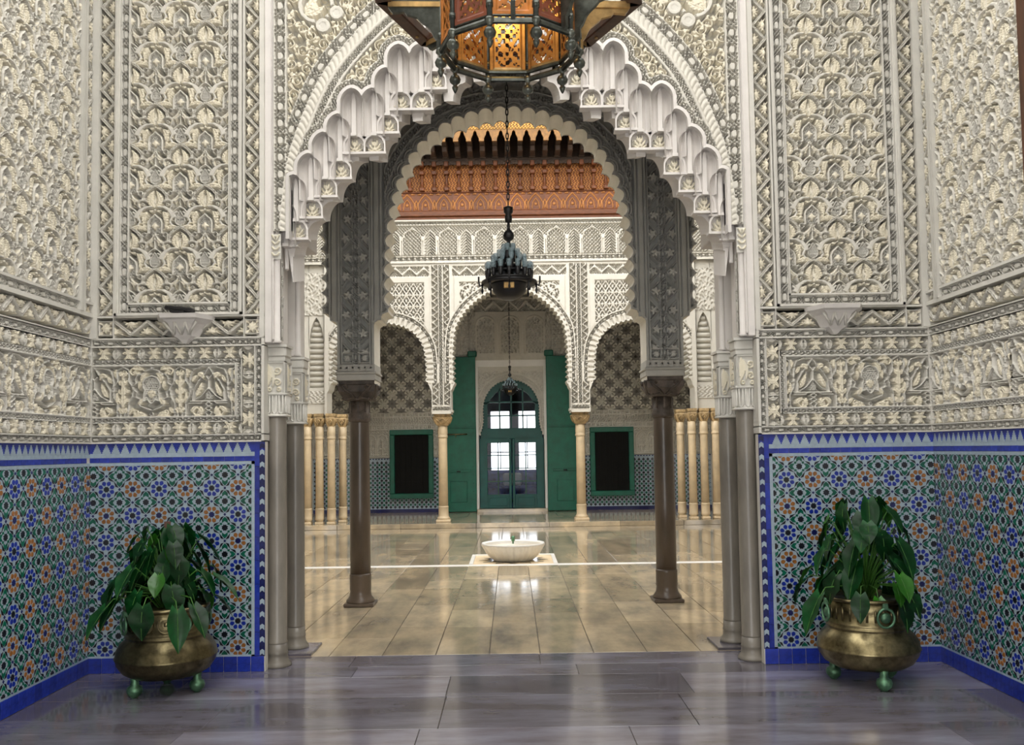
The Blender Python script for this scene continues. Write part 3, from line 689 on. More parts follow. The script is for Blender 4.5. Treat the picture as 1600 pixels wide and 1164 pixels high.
fr = [(p[0], YB-.026, p[1]) for p in P1]; ro = [(p[0]+n[0]*.026, YB-.022, p[1]+n[1]*.026) for p, n in zip(P1, N1)]; rw = [(p[0]+n[0]*.030, YB, p[1]+n[1]*.030) for p, n in zip(P1, N1)]
bk = [(p[0], YB+.09, p[1]) for p in P1]
b.strip(fr, ro[::1], sm=False); b.strip(ro, rw, sm=False); b.strip(bk, fr, sm=False); both('arch_edge', b.mesh('arch_edge', 'muqarnas'))
def niche():
    b = B(); hw = .084; t = [-1, -.94, -.84, -.70, -.5, -.33, -.24, -.20, 0, .20, .24, .33, .5, .70, .84, .94, 1]
    dep = [0, .008, .035, .06, .072, .066, .052, .030, .030, .030, .052, .066, .072, .06, .035, .008, 0]
    rows = [(-.40, 1, 1), (-.335, 1, 1)]+[(-.315+.215*k/4, 1, 1) for k in range(5)]+[(-.10+.095*math.sin(a), math.cos(a)**.9, math.cos(a)**.45) for a in np.linspace(.2, 1.5, 8)]
    rows += [(0, .02, .05)]
    v = []; n = len(t)
    for z, sx, sd in rows:
        for x, d in zip(t, dep): v.append((x*hw*sx, d*sd*.9+.0, z))
    f = [(k*n+i, k*n+i+1, (k+1)*n+i+1, (k+1)*n+i) for k in range(1, len(rows)-1) for i in range(n-1)]
    b.add(v, f, 0, False)
    # foot of the rib and small sill closing the niche below
    b.box(-.022, .022, .012, .10, -.335, -.312); b.box(-hw, hw, .05, .11, -.33, -.318)
    return b.mesh('muqarnas_niche', 'muqarnas')
def grill():
    w_, h_ = .125, .118; r = RF(w_, h_, .0045); c = w_/2
    for sx in (-1, 1):
        r.leaf([(c, .01), (c+sx*.03, .03), (c+sx*.047, .075)], .009, 1, 1); r.leaf([(c, .04), (c+sx*.02, .06), (c+sx*.018, .105)], .008, 1, 1); r.leaf([(c, .004), (c+sx*.03, .002), (c+sx*.058, .03)], .008, 1, 1)
    r.leaf([(c, 0), (c, .05), (c, .11)], .007, 1, 1)
    r.mask = np.hypot((r.X-c)/(w_/2), np.maximum(0, r.Y-.05)/.068) < 1
    return r.mesh('leaf_grill', .05, 'stucco', 0, .5)
def grill_rim():
    b = B(); pts = [(-.072, 0, 0), (-.072, 0, .05)]+[(-.072*math.cos(a), 0, .05+.076*math.sin(a)) for a in np.linspace(.15, PI-.15, 13)]+[(.072, 0, .05), (.072, 0, 0)]
    for A, Bq in zip(pts[:-1], pts[1:]):
        nrm = lambda p: (p[0]*1.17, -.05, p[2]+(.012 if p[2] > .06 else 0))
        b.add([(A[0], -.05, A[2]), (Bq[0], -.05, Bq[2]), nrm(Bq), nrm(A)], [(0, 1, 2, 3)]); b.add([(A[0], -.05, A[2]), (A[0], .03, A[2]), (Bq[0], .03, Bq[2]), (Bq[0], -.05, Bq[2])], [(0, 1, 2, 3)])
    b.box(-.09, .09, -.065, .03, -.022, -.004); return b.mesh('grill_frame', 'muqarnas')
ME_N, ME_G, ME_GR = niche(), grill(), grill_rim()
for s in (-1, 1):
    for i, (u, z) in enumerate(TOPS):
        if s > 0 and u == 0: continue
        put('muqarnas_niche', ME_N, ARCH, (s*u, YB+.035+.0015*i, z-.004))
        if i:
            put('leaf_grill', ME_G, ARCH, (s*u-.0625, 6.80+.0003*i, z-.452)); put('grill_frame', ME_GR, ARCH, (s*u, 6.80+.0003*i, z-.452))
# rear staircase profile of little quarter arches and pendants
Q4 = [(1.613, 2.95), (1.613, 3.147)]
def qarc(u1, z1):
    u0, z0 = Q4[-1]; u0 -= .010; Q4.append((u0, z0))
    for a in np.linspace(.12, PI/2, 9): Q4.append((u0-(u0-u1)*(1-math.cos(a)), z0+(z1-z0)*math.sin(a)))
def hole(ua, ub, zb, za):
    Q4.append((ua, zb))
    for a in np.linspace(0, PI, 13): Q4.append(((ua+ub)/2+(ua-ub)/2*math.cos(a), zb+.05+(za-zb-.05)*math.sin(a)))
    Q4.append((ub, zb))
for u1, z1 in ((1.521, 3.273), (1.419, 3.42), (1.315, 3.572), (1.215, 3.73), (1.12, 3.887)): qarc(u1, z1)
hole(1.102, 1.021, 3.887, 4.006); Q4.append((.96, 3.887)); qarc(.878, 4.045); qarc(.79, 4.19); hole(.77, .683, 4.19, 4.328); Q4.append((.617, 4.195)); qarc(.534, 4.341)
hole(.519, .441, 4.345, 4.459); Q4.append((.381, 4.345)); qarc(.298, 4.483); hole(.275, .211, 4.495, 4.59); Q4.append((.149, 4.5)); hole(.149, -.149, 4.5, 4.70)
P4 = np.array([(-u, z) for u, z in Q4]); P4 = P4[P4[:, 0] <= .0001]
P4 = np.vstack([P4, [(0, P4[-1][1])]])
PF = P4+np.array([-.043, -.05]); PF[-1, 0] = 0
b = B()
rear = [(x, 7.0, z) for x, z in P4]; front = [(x, 6.80, z) for x, z in PF]
b.strip(rear, front, sm=False)
N4 = normals(P4, 1); lip = [(x+n[0]*.014, 6.99, z+n[1]*.014) for (x, z), n in zip(P4, N4)]
up_ = [(min(x-.06, -.0) if x < -.001 else 0, 6.80, z+.42) for x, z in PF]
b.strip(front, up_, sm=False)
both('bracket_tier', b.mesh('bracket_tier', 'muqarnas'))
b = B()
for k in range(30):
    u0, u1 = k*.06, (k+1)*.06; m_ = [z for u, z in Q4 if u0-.08 <= u <= u1+.08]; z0 = max(m_)+.30 if m_ else 3.3
    b.box(-u1, -u0, 7.02, 7.5, z0, ZC)
both('arch_body', b.mesh('arch_body', 'plaster'))
B().box(-1.83, 1.83, YB-.001, 6.8, 5.66, ZC).obj('wall_above', 'plaster', ARCH)
# posts above the columns
for s in (-1, 1):
    b = B()
    for a in ((1.77, 1.90, 6.675, 6.98, 2.42, 3.42), (1.735, 1.775, 6.69, 6.96, 2.42, 3.30), (1.80, 1.815, 6.655, 6.70, 2.44, 5.6), (1.765, 1.78, 6.648, 6.70, 2.44, 5.6), (1.78, 1.835, 6.652, 6.68, 2.42, 5.6),
              (1.745, 1.90, 7.27, 7.5, 2.38, 3.6), (1.72, 1.76, 7.29, 7.46, 2.38, 3.25), (1.69, 1.72, 6.80, 6.84, 3.0, 3.5), (1.645, 1.76, 6.70, 7.02, 3.27, 3.6), (1.60, 1.76, 7.0, 7.4, 3.24, 3.6)): b.box(*sorted((s*a[0], s*a[1])), *a[2:], bev=.006)
    b.obj('post', 'muqarnas', ARCH)
    for (u, y, z0, z1) in ((1.748, 6.69, 2.42, 3.07), (1.735, 7.285, 2.38, 3.05)):
        B().lathe([(.03, z0), (.034, z0+.012), (.024, z0+.025), (.024, z1-.02), (.03, z1)], 14, (s*u, y, 0)).obj('colonnette', 'muqarnas', ARCH)
        put('colonnette_capital', boxmesh('colonnette_capital', 'white_cap', -.03, .03, -.035, .03, 0, .10, bev=.012), ARCH, (s*u, y, z1))
        rr = RF(.075, .19, .0045); c = .0375
        for k in range(4):
            for q in (-1, 1): rr.leaf([(c, .02+.045*k), (c+q*.02, .03+.045*k), (c+q*.03, .055+.045*k)], .009, 1, 1)
        rr.disc((c, .16), .02, 1, .6, hole=.007); put('capital_leaf', rr.mesh('capital_leaf', .018, 'white_cap'), ARCH, (s*u-.0375, y-.036, z1-.02))
    # carved strip on the inner face of the posts
    for u, y, z0 in ((1.733, 6.72, 2.44), (1.743, 7.42, 2.40)):
        put('chain_relief', ME_CHAIN, ARCH, (s*u, y+(0 if s < 0 else .07), z0), PI/2 if s < 0 else -PI/2, (1, 1, 1.2))

# ---------------------------------------------------------------- columns of the arch
def cap_carve():
    r = RF(.15, .235, .0045); c = .075
    r.scroll((.10, .165), .032, .007, 1.3, PI, 1, 1, 1); r.scroll((.10, .075), .03, .007, 1.3, PI, -1, 1, 1)
    r.leaf([(.03, .215), (.05, .12), (.02, .03)], .024, 1, 1, serr=7); r.leaf([(.05, .2), (.09, .12), (.06, .03)], .014, .9, .7)
    r.disc((.04, .025), .018, 1, 1, hole=.006); r.disc((.11, .025), .018, 1, 1, hole=.006)
    r.H[(r.X < .008) | (r.X > .142) | (r.Y > .222)] = 1
    return r.mesh('capital_carving', .018, 'white_cap')
ME_CC = cap_carve()
def flutes():
    b = B()
    for x in (-.05, 0, .05):
        b.tube([(x-.014, -.078, .165), (x-.014, -.078, .035), (x, -.078, .018), (x+.014, -.078, .035), (x+.014, -.078, .165)], .007, 6)
    b.tube([(-.08, -.078, .17), (.08, -.078, .17)], .012, 6); b.tube([(-.08, -.078, .008), (.08, -.078, .008)], .009, 6); return b.mesh('flute', 'white_cap')
ME_FL = flutes()
def near_column(u, y, h, label, mat_='marble_col', z=0):
    k = h/1.873
    t = thing('marble_column', label, 'column', (u, y, z), group='marble columns of the stalactite arch')
    sg = 1 if u < 0 else -1
    B().lathe([(.105, 0), (.107, .015), (.098, .03), (.082, .05), (.078, .09), (.083, .1), (.078, .11), (.074, .17)], 28).obj('base', 'marble_col', t)
    B().lathe([(.074, .17), (.076, .18), (.072, .19), (.0735, .9), (.069, h-.02), (.069, h)], 28).obj('shaft', mat_, t)
    B().lathe([(.078, h), (.083, h+.015), (.080, h+.035), (.072, h+.04), (.072, h+.18), (.08, h+.19)], 24).obj('neck', 'white_cap', t)
    c = B().box(-.078, .078, -.078, .078, h+.17, h+.42, bev=.01).obj('capital', 'white_cap', t)
    for rz in (0, PI/2*sg): put('capital_carving', ME_CC, c, (-.075 if rz == 0 else .0785*sg, -.0785 if rz == 0 else -.075*sg, h+.18), rz)
    for rz in (0, PI/2*sg): put('flute', ME_FL, c, (0, 0, h+.0), rz)
    b = B().box(-.082, .082, -.082, .082, h+.42, h+.45).box(-.09, .09, -.09, .09, h+.45, h+.53, bev=.012).box(-.10, .10, -.10, .10, h+.525, h+.545)
    b.obj('abacus', 'white_cap', t); return t
for s in (-1, 1):
    sd = 'left' if s < 0 else 'right'
    near_column(s*1.787, 6.835, 1.873, 'grey marble column beside the %s tiled panel, front one of its pair' % sd)
    near_column(s*1.775, 7.36, 1.81, 'grey marble column on a low plinth behind the front column, %s side' % sd, z=.021)
    tag(boxo('plinth', 'slab_vest', None, *sorted((s*1.60, s*1.9)), 7.13, 7.55, -.005, .02, bev=.004), 'low dark stone plinth under the rear %s column of the stalactite arch' % sd, 'plinth', 'column plinths')

# ---------------------------------------------------------------- plaster corbels on the back wall
def corbel(s, label):
    t = thing('plaster_corbel', label, 'corbel', (s*2.42, YB, 2.42), group='plaster corbels')
    levels = [(0, .02, .03), (.03, .055, .05), (.05, .10, .07), (.14, .145, .13), (.165, .19, .15), (.175, .21, .18), (.205, .22, .19)]
    b = B(); n = len(levels); v = []
    for z, hx, dy in levels: v += [(-hx, 0, z), (-hx*.62, -dy, z), (hx*.62, -dy, z), (hx, 0, z)]
    f = [(4*k+i, 4*k+i+1, 4*k+i+5, 4*k+i+4) for k in range(n-1) for i in range(3)]+[(0, 3, 2, 1), (4*n-4, 4*n-3, 4*n-2, 4*n-1)]
    b.add(v, f); b.obj('body', 'muqarnas', t)
    b = B()
    for x in (-.09, 0, .09): b.tube([(x*.9-.04, -.135, .15), (x*.6, -.095, .06)], .009, 6); b.tube([(x*.9+.04, -.135, .15), (x*.6, -.095, .06)], .009, 6)
    b.obj('zigzag_carving', 'stucco', t)
    return t
corbel(-1, 'broken plaster corbel on the left carved wall with a dark lamp fitting on top'); corbel(1, 'whole plaster corbel shelf on the right carved wall')
t = thing('lamp_fitting', 'dark metal lamp fitting lying on the broken plaster corbel', 'lamp fitting', (-2.44, YB-.09, 2.626))
B().box(-.105, .10, -.035, .045, .018, .05, bev=.008).obj('housing', 'iron', t); B().box(-.06, .05, -.05, .03, 0, .02, bev=.006).obj('bracket', 'iron', t); t.rotation_euler.y = .12; t.location.z += .008
# ---------------------------------------------------------------- loggia and the arcade at its courtyard side, shade painted into its loggia face
YA, YA2 = 9.25, 9.65
def lobed(curve, chord, bulge, n=9):
    """cusped outline: lobes bulging away from the opening between cusps set along a curve"""
    C = resample(curve, chord); o = [C[0]]
    for a, b_ in zip(C[:-1], C[1:]):
        d = b_-a; L = math.hypot(*d); nn = np.array([-d[1], d[0]])/L
        for k in range(1, n):
            t = k/n; o.append(a+d*t+nn*bulge*math.sin(PI*t)**.7)
        o.append(b_)
    return np.array(o), C
ACURVE = catmull([(-1.245, 3.10), (-1.243, 3.40), (-1.232, 3.77), (-1.155, 4.25), (-.985, 4.66), (-.70, 4.95), (-.36, 5.10), (0, 5.15)], 8)
ALOB, ACUSP = lobed(ACURVE, .148, .058)
ALOB = np.vstack([[(-1.41, 2.30), (-1.41, 2.90), (-1.405, 2.93), (-1.37, 2.955), (-1.335, 2.96), (-1.335, 2.99), (-1.32, 3.02), (-1.28, 3.035), (-1.262, 3.04), (-1.262, 3.07)], ALOB])
ACMID = (ACUSP[:-1]+ACUSP[1:])/2
def arcade_half(m):
    r = RF(1.6, 3.1, .0068, -1.6, 2.5); X, Y = r.X, r.Y
    e, _ = polydist(X, Y, ALOB); d, arc = polydist(X, Y, ACURVE)
    opening = inpoly(X, Y, np.vstack([ALOB, [(0, 2.2), (-1.41, 2.2)]])); upz = Y > 3.05
    zone = upz & (X > -1.30) & (d > .24)
    r.lim = zone
    rg = random.Random(3)
    for k in range(150):
        c = (rg.uniform(-1.3, 0), rg.uniform(3.4, 5.6)); r.scroll(c, .06, .011, 1.4, rg.uniform(0, 6), rg.choice((1, -1)), rg.uniform(.85, 1), .5)
        a = rg.uniform(0, 6); r.leaf([c, (c[0]+.06*math.cos(a), c[1]+.06*math.sin(a)), (c[0]+.13*math.cos(a+.5), c[1]+.13*math.sin(a+.5))], .026, .95, 1, serr=4)
    r.lim = None
    ring = upz & (d <= .13) & (X > -1.33); r.H[ring] = .15
    r.lim = ring | (upz & (e < .03))
    nn = normals(ACURVE, 2)
    for c in ACMID: r.ring(tuple(c), .098, .012, 1, .2, n=24); r.ring(tuple(c), .128, .008, .8, .2, n=24)
    r.lim = None
    bnd = upz & (d > .13) & (d <= .142) & (X > -1.33); r.H[bnd] = 1
    bnd = upz & (d > .142) & (d <= .20) & (X > -1.33); r.H[bnd] = checkH((d-.142)/.058, arc, .05)[bnd]
    bnd = upz & (d > .20) & (d <= .24) & (X > -1.33); r.H[bnd] = np.where((d > .21) & (d < .232), 1, 0)[bnd]
    # pier bands
    pz = X < -1.30
    r.H[pz] = 0
    for a, b_, h in ((-1.345, -1.32, .7), (-1.405, -1.35, 1), (-1.44, -1.41, .6), (-1.458, -1.446, 1), (-1.572, -1.562, 1)): r.H[(X >= a) & (X < b_)] = h
    ch = X < -1.572; r.H[ch] = chainH((-X-1.572)/.056, Y, .115)[ch]
    vz = (X > -1.562) & (X < -1.458); r.H[vz] = 0; r.lim = vz
    for k in range(16):
        y = 2.62+.2*k; s = 1 if k % 2 else -1
        r.stroke([(-1.51-s*.045, y-.1), (-1.51, y-.05), (-1.51+s*.045, y), (-1.51, y+.05), (-1.51-s*.045, y+.1)], .008, .9, .2)
        for q in range(5):
            a = q*1.25+.3*s; r.leaf([(-1.51-s*.012, y), (-1.51-s*.012+.03*math.cos(a), y+.03*math.sin(a)), (-1.51-s*.012+.058*math.cos(a+.3), y+.058*math.sin(a+.3))], .014, 1, .8)
        r.disc((-1.51-s*.012, y), .014, 1, .8)
    sq = vz & (Y < 2.62); r.H[sq] = 0
    for k in range(8): a = k*PI/4; r.leaf([(-1.51, 2.565), (-1.51+.02*math.cos(a), 2.565+.02*math.sin(a)), (-1.51+.045*math.cos(a), 2.565+.045*math.sin(a))], .011, 1, .5)
    r.lim = None
    r.H[vz & ((np.abs(Y-2.515) < .007) | (np.abs(Y-2.618) < .007))] = 1
    r.H[e < .02] = .9
    r.mask = ~(opening & (e > .005)); return r.mesh('carved_face', .09, m, .7, .3)
ME_AH = arcade_half('shaded_stucco'); ME_AHC = ME_AH.copy(); ME_AHC.materials.clear(); ME_AHC.materials.append(MATS['court_stucco'])  # loggia face carries painted shade, courtyard face keeps the light stucco
def soffit(P, y0, y1, m, wd=.0):
    b = B(); b.strip([(x, y1, z) for x, z in P], [(x, y0, z) for x, z in P], sm=False); return b.mesh('lobed_soffit', m)
ME_AS = soffit(ALOB, -.01, .40, 'court_plaster')
ARC = thing('arcade', 'carved stucco arcade coloured dark for shade, with lobed arches on two dark columns', 'arcade', (0, YA, 0)); ARC['kind'] = 'structure'
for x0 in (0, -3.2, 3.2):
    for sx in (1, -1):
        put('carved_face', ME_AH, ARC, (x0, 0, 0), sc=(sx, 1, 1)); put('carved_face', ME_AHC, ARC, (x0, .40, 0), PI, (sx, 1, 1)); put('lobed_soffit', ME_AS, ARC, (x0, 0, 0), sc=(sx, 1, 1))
for s in (-1, 1):
    b = B()
    for hx, z0, z1 in ((.20, 2.335, 2.40), (.212, 2.40, 2.425), (.196, 2.425, 2.505)):
        b.box(s*1.6-hx, s*1.6+hx, .2-hx-.015, .2+hx+.015, z0, z1, bev=.008)
    b.obj('impost', ['shaded_plaster'], ARC)
    for k in range(6):
        x = s*1.6-.155+.062*k; B().box(x-.018, x+.018, -.022, 0, 2.455, 2.475).box(x-.009, x+.009, -.022, 0, 2.438, 2.492).obj('cross_carving', 'shaded_plaster', ARC)
    B().box(s*4.8-.02, s*4.8+.4, 0, .4, 0, 5.6).obj('end_pier', 'court_plaster', ARC)
B().box(-5.2, 5.2, 0, .4, 5.58, 8.6).obj('wall_above', 'court_plaster', ARC)
def dark_column(x, y, label, mat_='dark_col', cap='dark_cap'):
    t = thing('arcade_column', label, 'column', (x, y, 0), group='dark columns of the carved arcade')
    B().box(-.155, .155, -.155, .155, 0, .035, bev=.008).lathe([(.145, .03), (.15, .05), (.13, .075), (.115, .10), (.108, .15), (.112, .165), (.112, .30), (.115, .31), (.108, .33)], 28).obj('base', mat_, t)
    B().lathe([(.106, .33), (.106, 1.0), (.1, 1.9), (.1, 1.91)], 30).obj('shaft', mat_, t)
    B().lathe([(.104, 1.91), (.116, 1.925), (.116, 1.96), (.11, 1.97), (.114, 1.99), (.105, 2.0), (.103, 2.14)], 28).obj('neck', cap, t)
    b = B(); n = 4
    lv = [(.13, 2.13), (.145, 2.15), (.185, 2.22), (.19, 2.29), (.18, 2.30), (.185, 2.335)]
    v = [(sx*h, sy*h, z) for h, z in lv for sx, sy in ((-1, -1), (1, -1), (1, 1), (-1, 1))]
    b.add(v, [(4*k+i, 4*k+(i+1) % 4, 4*k+4+(i+1) % 4, 4*k+4+i) for k in range(len(lv)-1) for i in range(4)]+[(3, 2, 1, 0), tuple(len(v)-4+i for i in range(4))])
    c = b.obj('capital', cap, t)
    b = B()
    for rz in range(4):
        for sx in (-1, 1):
            P = [(sx*.02, -.15, 2.15), (sx*.06, -.172, 2.2), (sx*.12, -.192, 2.24), (sx*.15, -.2, 2.28), (sx*.11, -.2, 2.29), (sx*.09, -.195, 2.26)]
            q = [(x*math.cos(rz*PI/2)-y*math.sin(rz*PI/2), x*math.sin(rz*PI/2)+y*math.cos(rz*PI/2), z) for x, y, z in P]; b.tube(q, .014, 6)
        b.tube([((x*math.cos(rz*PI/2)+.15*math.sin(rz*PI/2)), (x*math.sin(rz*PI/2)-.15*math.cos(rz*PI/2)), 2.14+.02*abs(math.sin(x*30))) for x in np.linspace(-.13, .13, 14)], .012, 6)
    b.obj('leaf_carving', cap, c)
    for rz in range(8): a = rz*PI/4; B().box(-.008, .008, -.112, -.098, 2.01, 2.12).obj('neck_rib', cap, c, rz=a)
    return t
for s in (-1, 1): dark_column(s*1.6, YA+.2, 'dark polished column standing free on the %s of the courtyard entrance' % ('left' if s < 0 else 'right'))
lw = tag(B().box(-5.2, -4.8, 7.5, YA2, 0, 6.3).obj('wall_loggia_left', 'plaster'), kind='structure'); lw = tag(B().box(4.8, 5.2, 7.5, YA2, 0, 6.3).obj('wall_loggia_right', 'plaster'), kind='structure')
for s in (-1, 1): tag(B().box(*sorted((s*(XW+.2), s*5.2)), 7.1, 7.5, 0, 6.6).obj('wall_loggia_front', 'plaster'), kind='structure')
tag(B().box(-5.2, 5.2, 7.5, YA+.1, 6.0, 6.4).obj('ceiling_loggia', 'cedar_dark'), kind='structure')
# ---------------------------------------------------------------- courtyard floor
cf = tag(boxo('floor_courtyard', 'grout', None, -5.3, 5.3, 7.12, 22.0, -.3, -.012), kind='structure')
FX, FY, FH = 0, 13.1, .62
def slab(x0, x1, y0, y1):
    boxo('paving_slab', 'slab_court', cf, x0+.003, x1-.003, y0+.003, y1-.003, -.05, random.uniform(-.0012, .0012), bev=.002)
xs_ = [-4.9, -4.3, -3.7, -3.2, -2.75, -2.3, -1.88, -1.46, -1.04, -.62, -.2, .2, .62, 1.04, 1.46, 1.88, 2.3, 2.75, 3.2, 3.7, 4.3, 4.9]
for a, b_ in zip(xs_[:-1], xs_[1:]):
    y = 7.12
    inner = a >= -.63 and b_ <= .63
    while y < 12.44:
        L_ = min(random.uniform(.55, 1.15), 12.44-y); L_ = 12.44-y if 12.44-y-L_ < .3 else L_; slab(a, b_, y, y+L_); y += L_
    y = 12.62 if not inner else 13.72
    while y < 18.45:
        L_ = min(random.uniform(.8, 1.5), 18.45-y); L_ = 18.45-y if 18.45-y-L_ < .4 else L_; slab(a, b_, y, y+L_); y += L_
boxo('white_strip', 'white_marble', cf, -4.3, 4.3, 12.44, 12.60, -.05, .003, bev=.002)  # thin white strip across the courtyard floor
# sunken basin around the fountain
boxo('basin_floor', 'court_col', cf, -.62, .62, 12.62, 13.72, -.09, -.006)
for a in ((-.62, .62, 13.66, 13.72), (-.62, -.565, 12.62, 13.66), (.565, .62, 12.62, 13.66)): boxo('basin_kerb', 'white_marble', cf, *a, -.09, .012, bev=.004)
st = B(); P = star(0, FY+.02, .50, .34, 12); st.add([(x, y, -.007) for x, y in P]+[(x, y, -.002) for x, y in P], [tuple(range(24, 48))]+[(i, (i+1) % 24, (i+1) % 24+24, i+24) for i in range(24)]); st.obj('star_inlay', 'slab_court', cf)
ft = thing('fountain', 'low fluted white marble fountain bowl in the middle of the courtyard', 'fountain', (0, FY, -.003))
prof = [(.26, 0), (.29, .01), (.335, .05), (.39, .11), (.425, .17), (.452, .215), (.457, .235), (.44, .245), (.41, .235), (.30, .16), (.05, .13), (.0, .13)]
B().lathe(prof[:7], 160, flute=lambda a, k: 1+.065*abs(math.sin(a*14))-.05).obj('bowl', 'fountain_marble', ft)
B().lathe([(.457, .232), (.457, .25), (.435, .252), (.40, .225), (.28, .175), (.02, .165)], 64).obj('rim', 'white_marble', ft)
B().lathe([(.40, .222), (.40, .224)], 40).obj('water', 'pane_glass', ft)
B().lathe([(.012, .16), (.012, .27), (.028, .275), (.024, .31), (.03, .33), (.01, .345)], 12).obj('jet', 'verdigris', ft)

# ---------------------------------------------------------------- gallery step
kerb = tag(boxo('floor_gallery', 'grout', None, -4.9, 4.9, 18.47, 22.0, -.05, .085), kind='structure')
for a, b_ in ((-4.9, -3.6), (-3.6, -2.3), (-2.3, -.75), (-.75, .75), (.75, 2.2), (2.2, 3.5), (3.5, 4.9)): boxo('kerb_stone', 'slab_court', kerb, a+.003, b_-.003, 18.45, 18.9, 0, .1, bev=.006)
for i in range(7):
    for j in range(3): boxo('gallery_slab', 'slab_court', kerb, -4.9+1.4*i+.003, -3.5+1.4*i-.003, 18.9+1.0*j+.003, 19.9+1.0*j-.003, .05, .1, bev=.003)

# ---------------------------------------------------------------- far facade
YF = 18.8
FC1 = catmull([(-1.165, 3.02), (-1.17, 3.4), (-1.16, 3.75), (-1.125, 4.09), (-1.06, 4.26), (-.90, 4.50), (-.70, 4.69), (-.45, 4.86), (-.22, 4.95), (0, 5.0)], 6)
FC2 = catmull([(-1.735, 3.02), (-1.735, 3.35), (-1.78, 3.73), (-1.91, 4.0), (-2.11, 4.18), (-2.40, 4.29), (-2.75, 4.33), (-3.1, 4.29), (-3.39, 4.18), (-3.59, 4.0), (-3.72, 3.73), (-3.765, 3.35), (-3.765, 3.02)], 6)
F1, _c = lobed(FC1, .108, .05, 8); F2, _c = lobed(FC2, .108, .05, 8)
F1 = np.vstack([[(-1.25, 2.35), (-1.25, 2.84), (-1.215, 2.9), (-1.20, 2.95), (-1.18, 2.97)], F1]); F2 = np.vstack([[(-1.66, 2.35), (-1.66, 2.84), (-1.69, 2.9), (-1.705, 2.95), (-1.72, 2.97)], F2, [(-3.78, 2.97), (-3.8, 2.9), (-3.84, 2.84), (-3.84, 2.35)]])
def zigH(a, b_, per): return (np.abs(a-.15-.7*np.abs(2*((b_/per) % 1)-1)) < .13)*1.
def facade_half():
    r = RF(3.9, 3.2, .0115, -3.9, 2.36); X, Y = r.X, r.Y
    e1, a1 = polydist(X, Y, F1); e2, a2 = polydist(X, Y, F2); d1, b1 = polydist(X, Y, FC1); d2, b2 = polydist(X, Y, FC2)
    op = inpoly(X, Y, np.vstack([F1, [(0, 2.0), (-1.25, 2.0)]])) | inpoly(X, Y, np.vstack([F2, [(-3.84, 2.0), (-1.66, 2.0)]]))
    r.H[:] = .7
    f1 = np.sin(2*PI*(X/.30+Y/.50)); f2 = np.sin(2*PI*(X/.30-Y/.50)); f3 = np.cos(2*PI*X/.075)*np.cos(2*PI*Y/.0833)
    seb = np.where((np.abs(f1) < .33) | (np.abs(f2) < .33), 1, np.where(f3 > .2, .75, 0.)); seb = np.where((np.abs(f1) > .8) & (np.abs(f2) > .8), .95, seb)
    ps = (X < -1.80) & (X > -3.70) & (Y < 5.12) & (d2 > .22); r.H[ps] = seb[ps]
    pc = (X > -1.05) & (Y < 5.12) & (d1 > .22); sw = np.where(np.sin(2*PI*X/.11+1.7*np.sin(2*PI*Y/.26))*np.sin(2*PI*Y/.13+1.5*np.sin(2*PI*X/.22)) > -.12, 1, 0.)
    cc = np.hypot(X+.86, Y-4.87); sw = np.where((np.abs(cc-.20) < .02) | (np.abs(cc-.10) < .012), 1, sw); r.H[pc] = sw[pc]
    for a, b_ in ((-1.40, -1.265), (-1.645, -1.51)):
        z = (X > a) & (X < b_) & (Y > 2.55) & (Y < 5.5); r.H[z] = np.maximum(zigH((X-a)/.135, Y, .15), (np.cos(2*PI*Y/.05)*np.cos(2*PI*X/.045) > .5)*.7)[z]
    z = (X > -1.50) & (X < -1.41) & (Y > 2.55) & (Y < 5.5); r.H[z] = checkH((X+1.5)/.09, Y, .07)[z]
    for a in (-1.66, -1.505, -1.405, -1.26): r.H[(np.abs(X-a) < .012) & (Y > 2.5) & (Y < 5.5)] = 1.0
    z = (Y > 5.27) & (Y < 5.47) & ((X < -1.70) | (X > -1.2)); r.H[z] = np.maximum(zigH((Y-5.27)/.2, X, .30), (np.cos(2*PI*Y/.06)*np.cos(2*PI*X/.05) > .4)*.7)[z]
    z = (Y > 2.44) & (Y < 2.5); r.H[z] = checkH((Y-2.44)/.06, X, .07)[z]
    fr = ((X < -1.68) & (X > -1.80)) | ((X > -1.17) & (X < -1.05)); z = fr & (Y > 2.5) & (Y < 5.25) & (d1 > .2) & (d2 > .2); r.H[z] = 1.25
    z = (Y > 5.13) & (Y < 5.26) & ((X < -1.68) | (X > -1.17)); r.H[z] = 1.25
    for e, d, bb in ((e1, d1, b1), (e2, d2, b2)):
        z = (d < .22) & (Y > 3.0) & (X > -3.8); r.H[z] = np.where(d < .11, .25, np.where(d < .125, 1, np.where(d < .19, chainH((d-.125)/.065, bb, .12), 1.1)))[z]
        z = (d < .11) & (Y > 3.0); r.H[z] = np.where(np.abs(((bb/.108) % 1)-.5) < .2, .3, 1.0)[z]
    r.H[(e1 < .02) | (e2 < .02)] = 1
    z = X < -3.80; r.H[z] = .7
    r.mask = ~(op & (np.minimum(e1, e2) > .006)); return r.mesh('carved_face', .10, 'court_stucco', 0, .5)
ME_FH = facade_half(); ME_FS1 = soffit(F1, -.10, .40, 'court_plaster'); ME_FS2 = soffit(F2, -.10, .40, 'court_plaster')
FAC = thing('facade', 'sunlit white carved stucco facade with three scalloped arches across the courtyard', 'facade', (0, YF, 0)); FAC['kind'] = 'structure'
ME_FB = B().box(-3.9, -1.7, .40, .42, 4.5, 5.55).box(-1.66, -1.25, .38, .42, 2.5, 5.2).mesh('back_face', 'gallery_stucco')
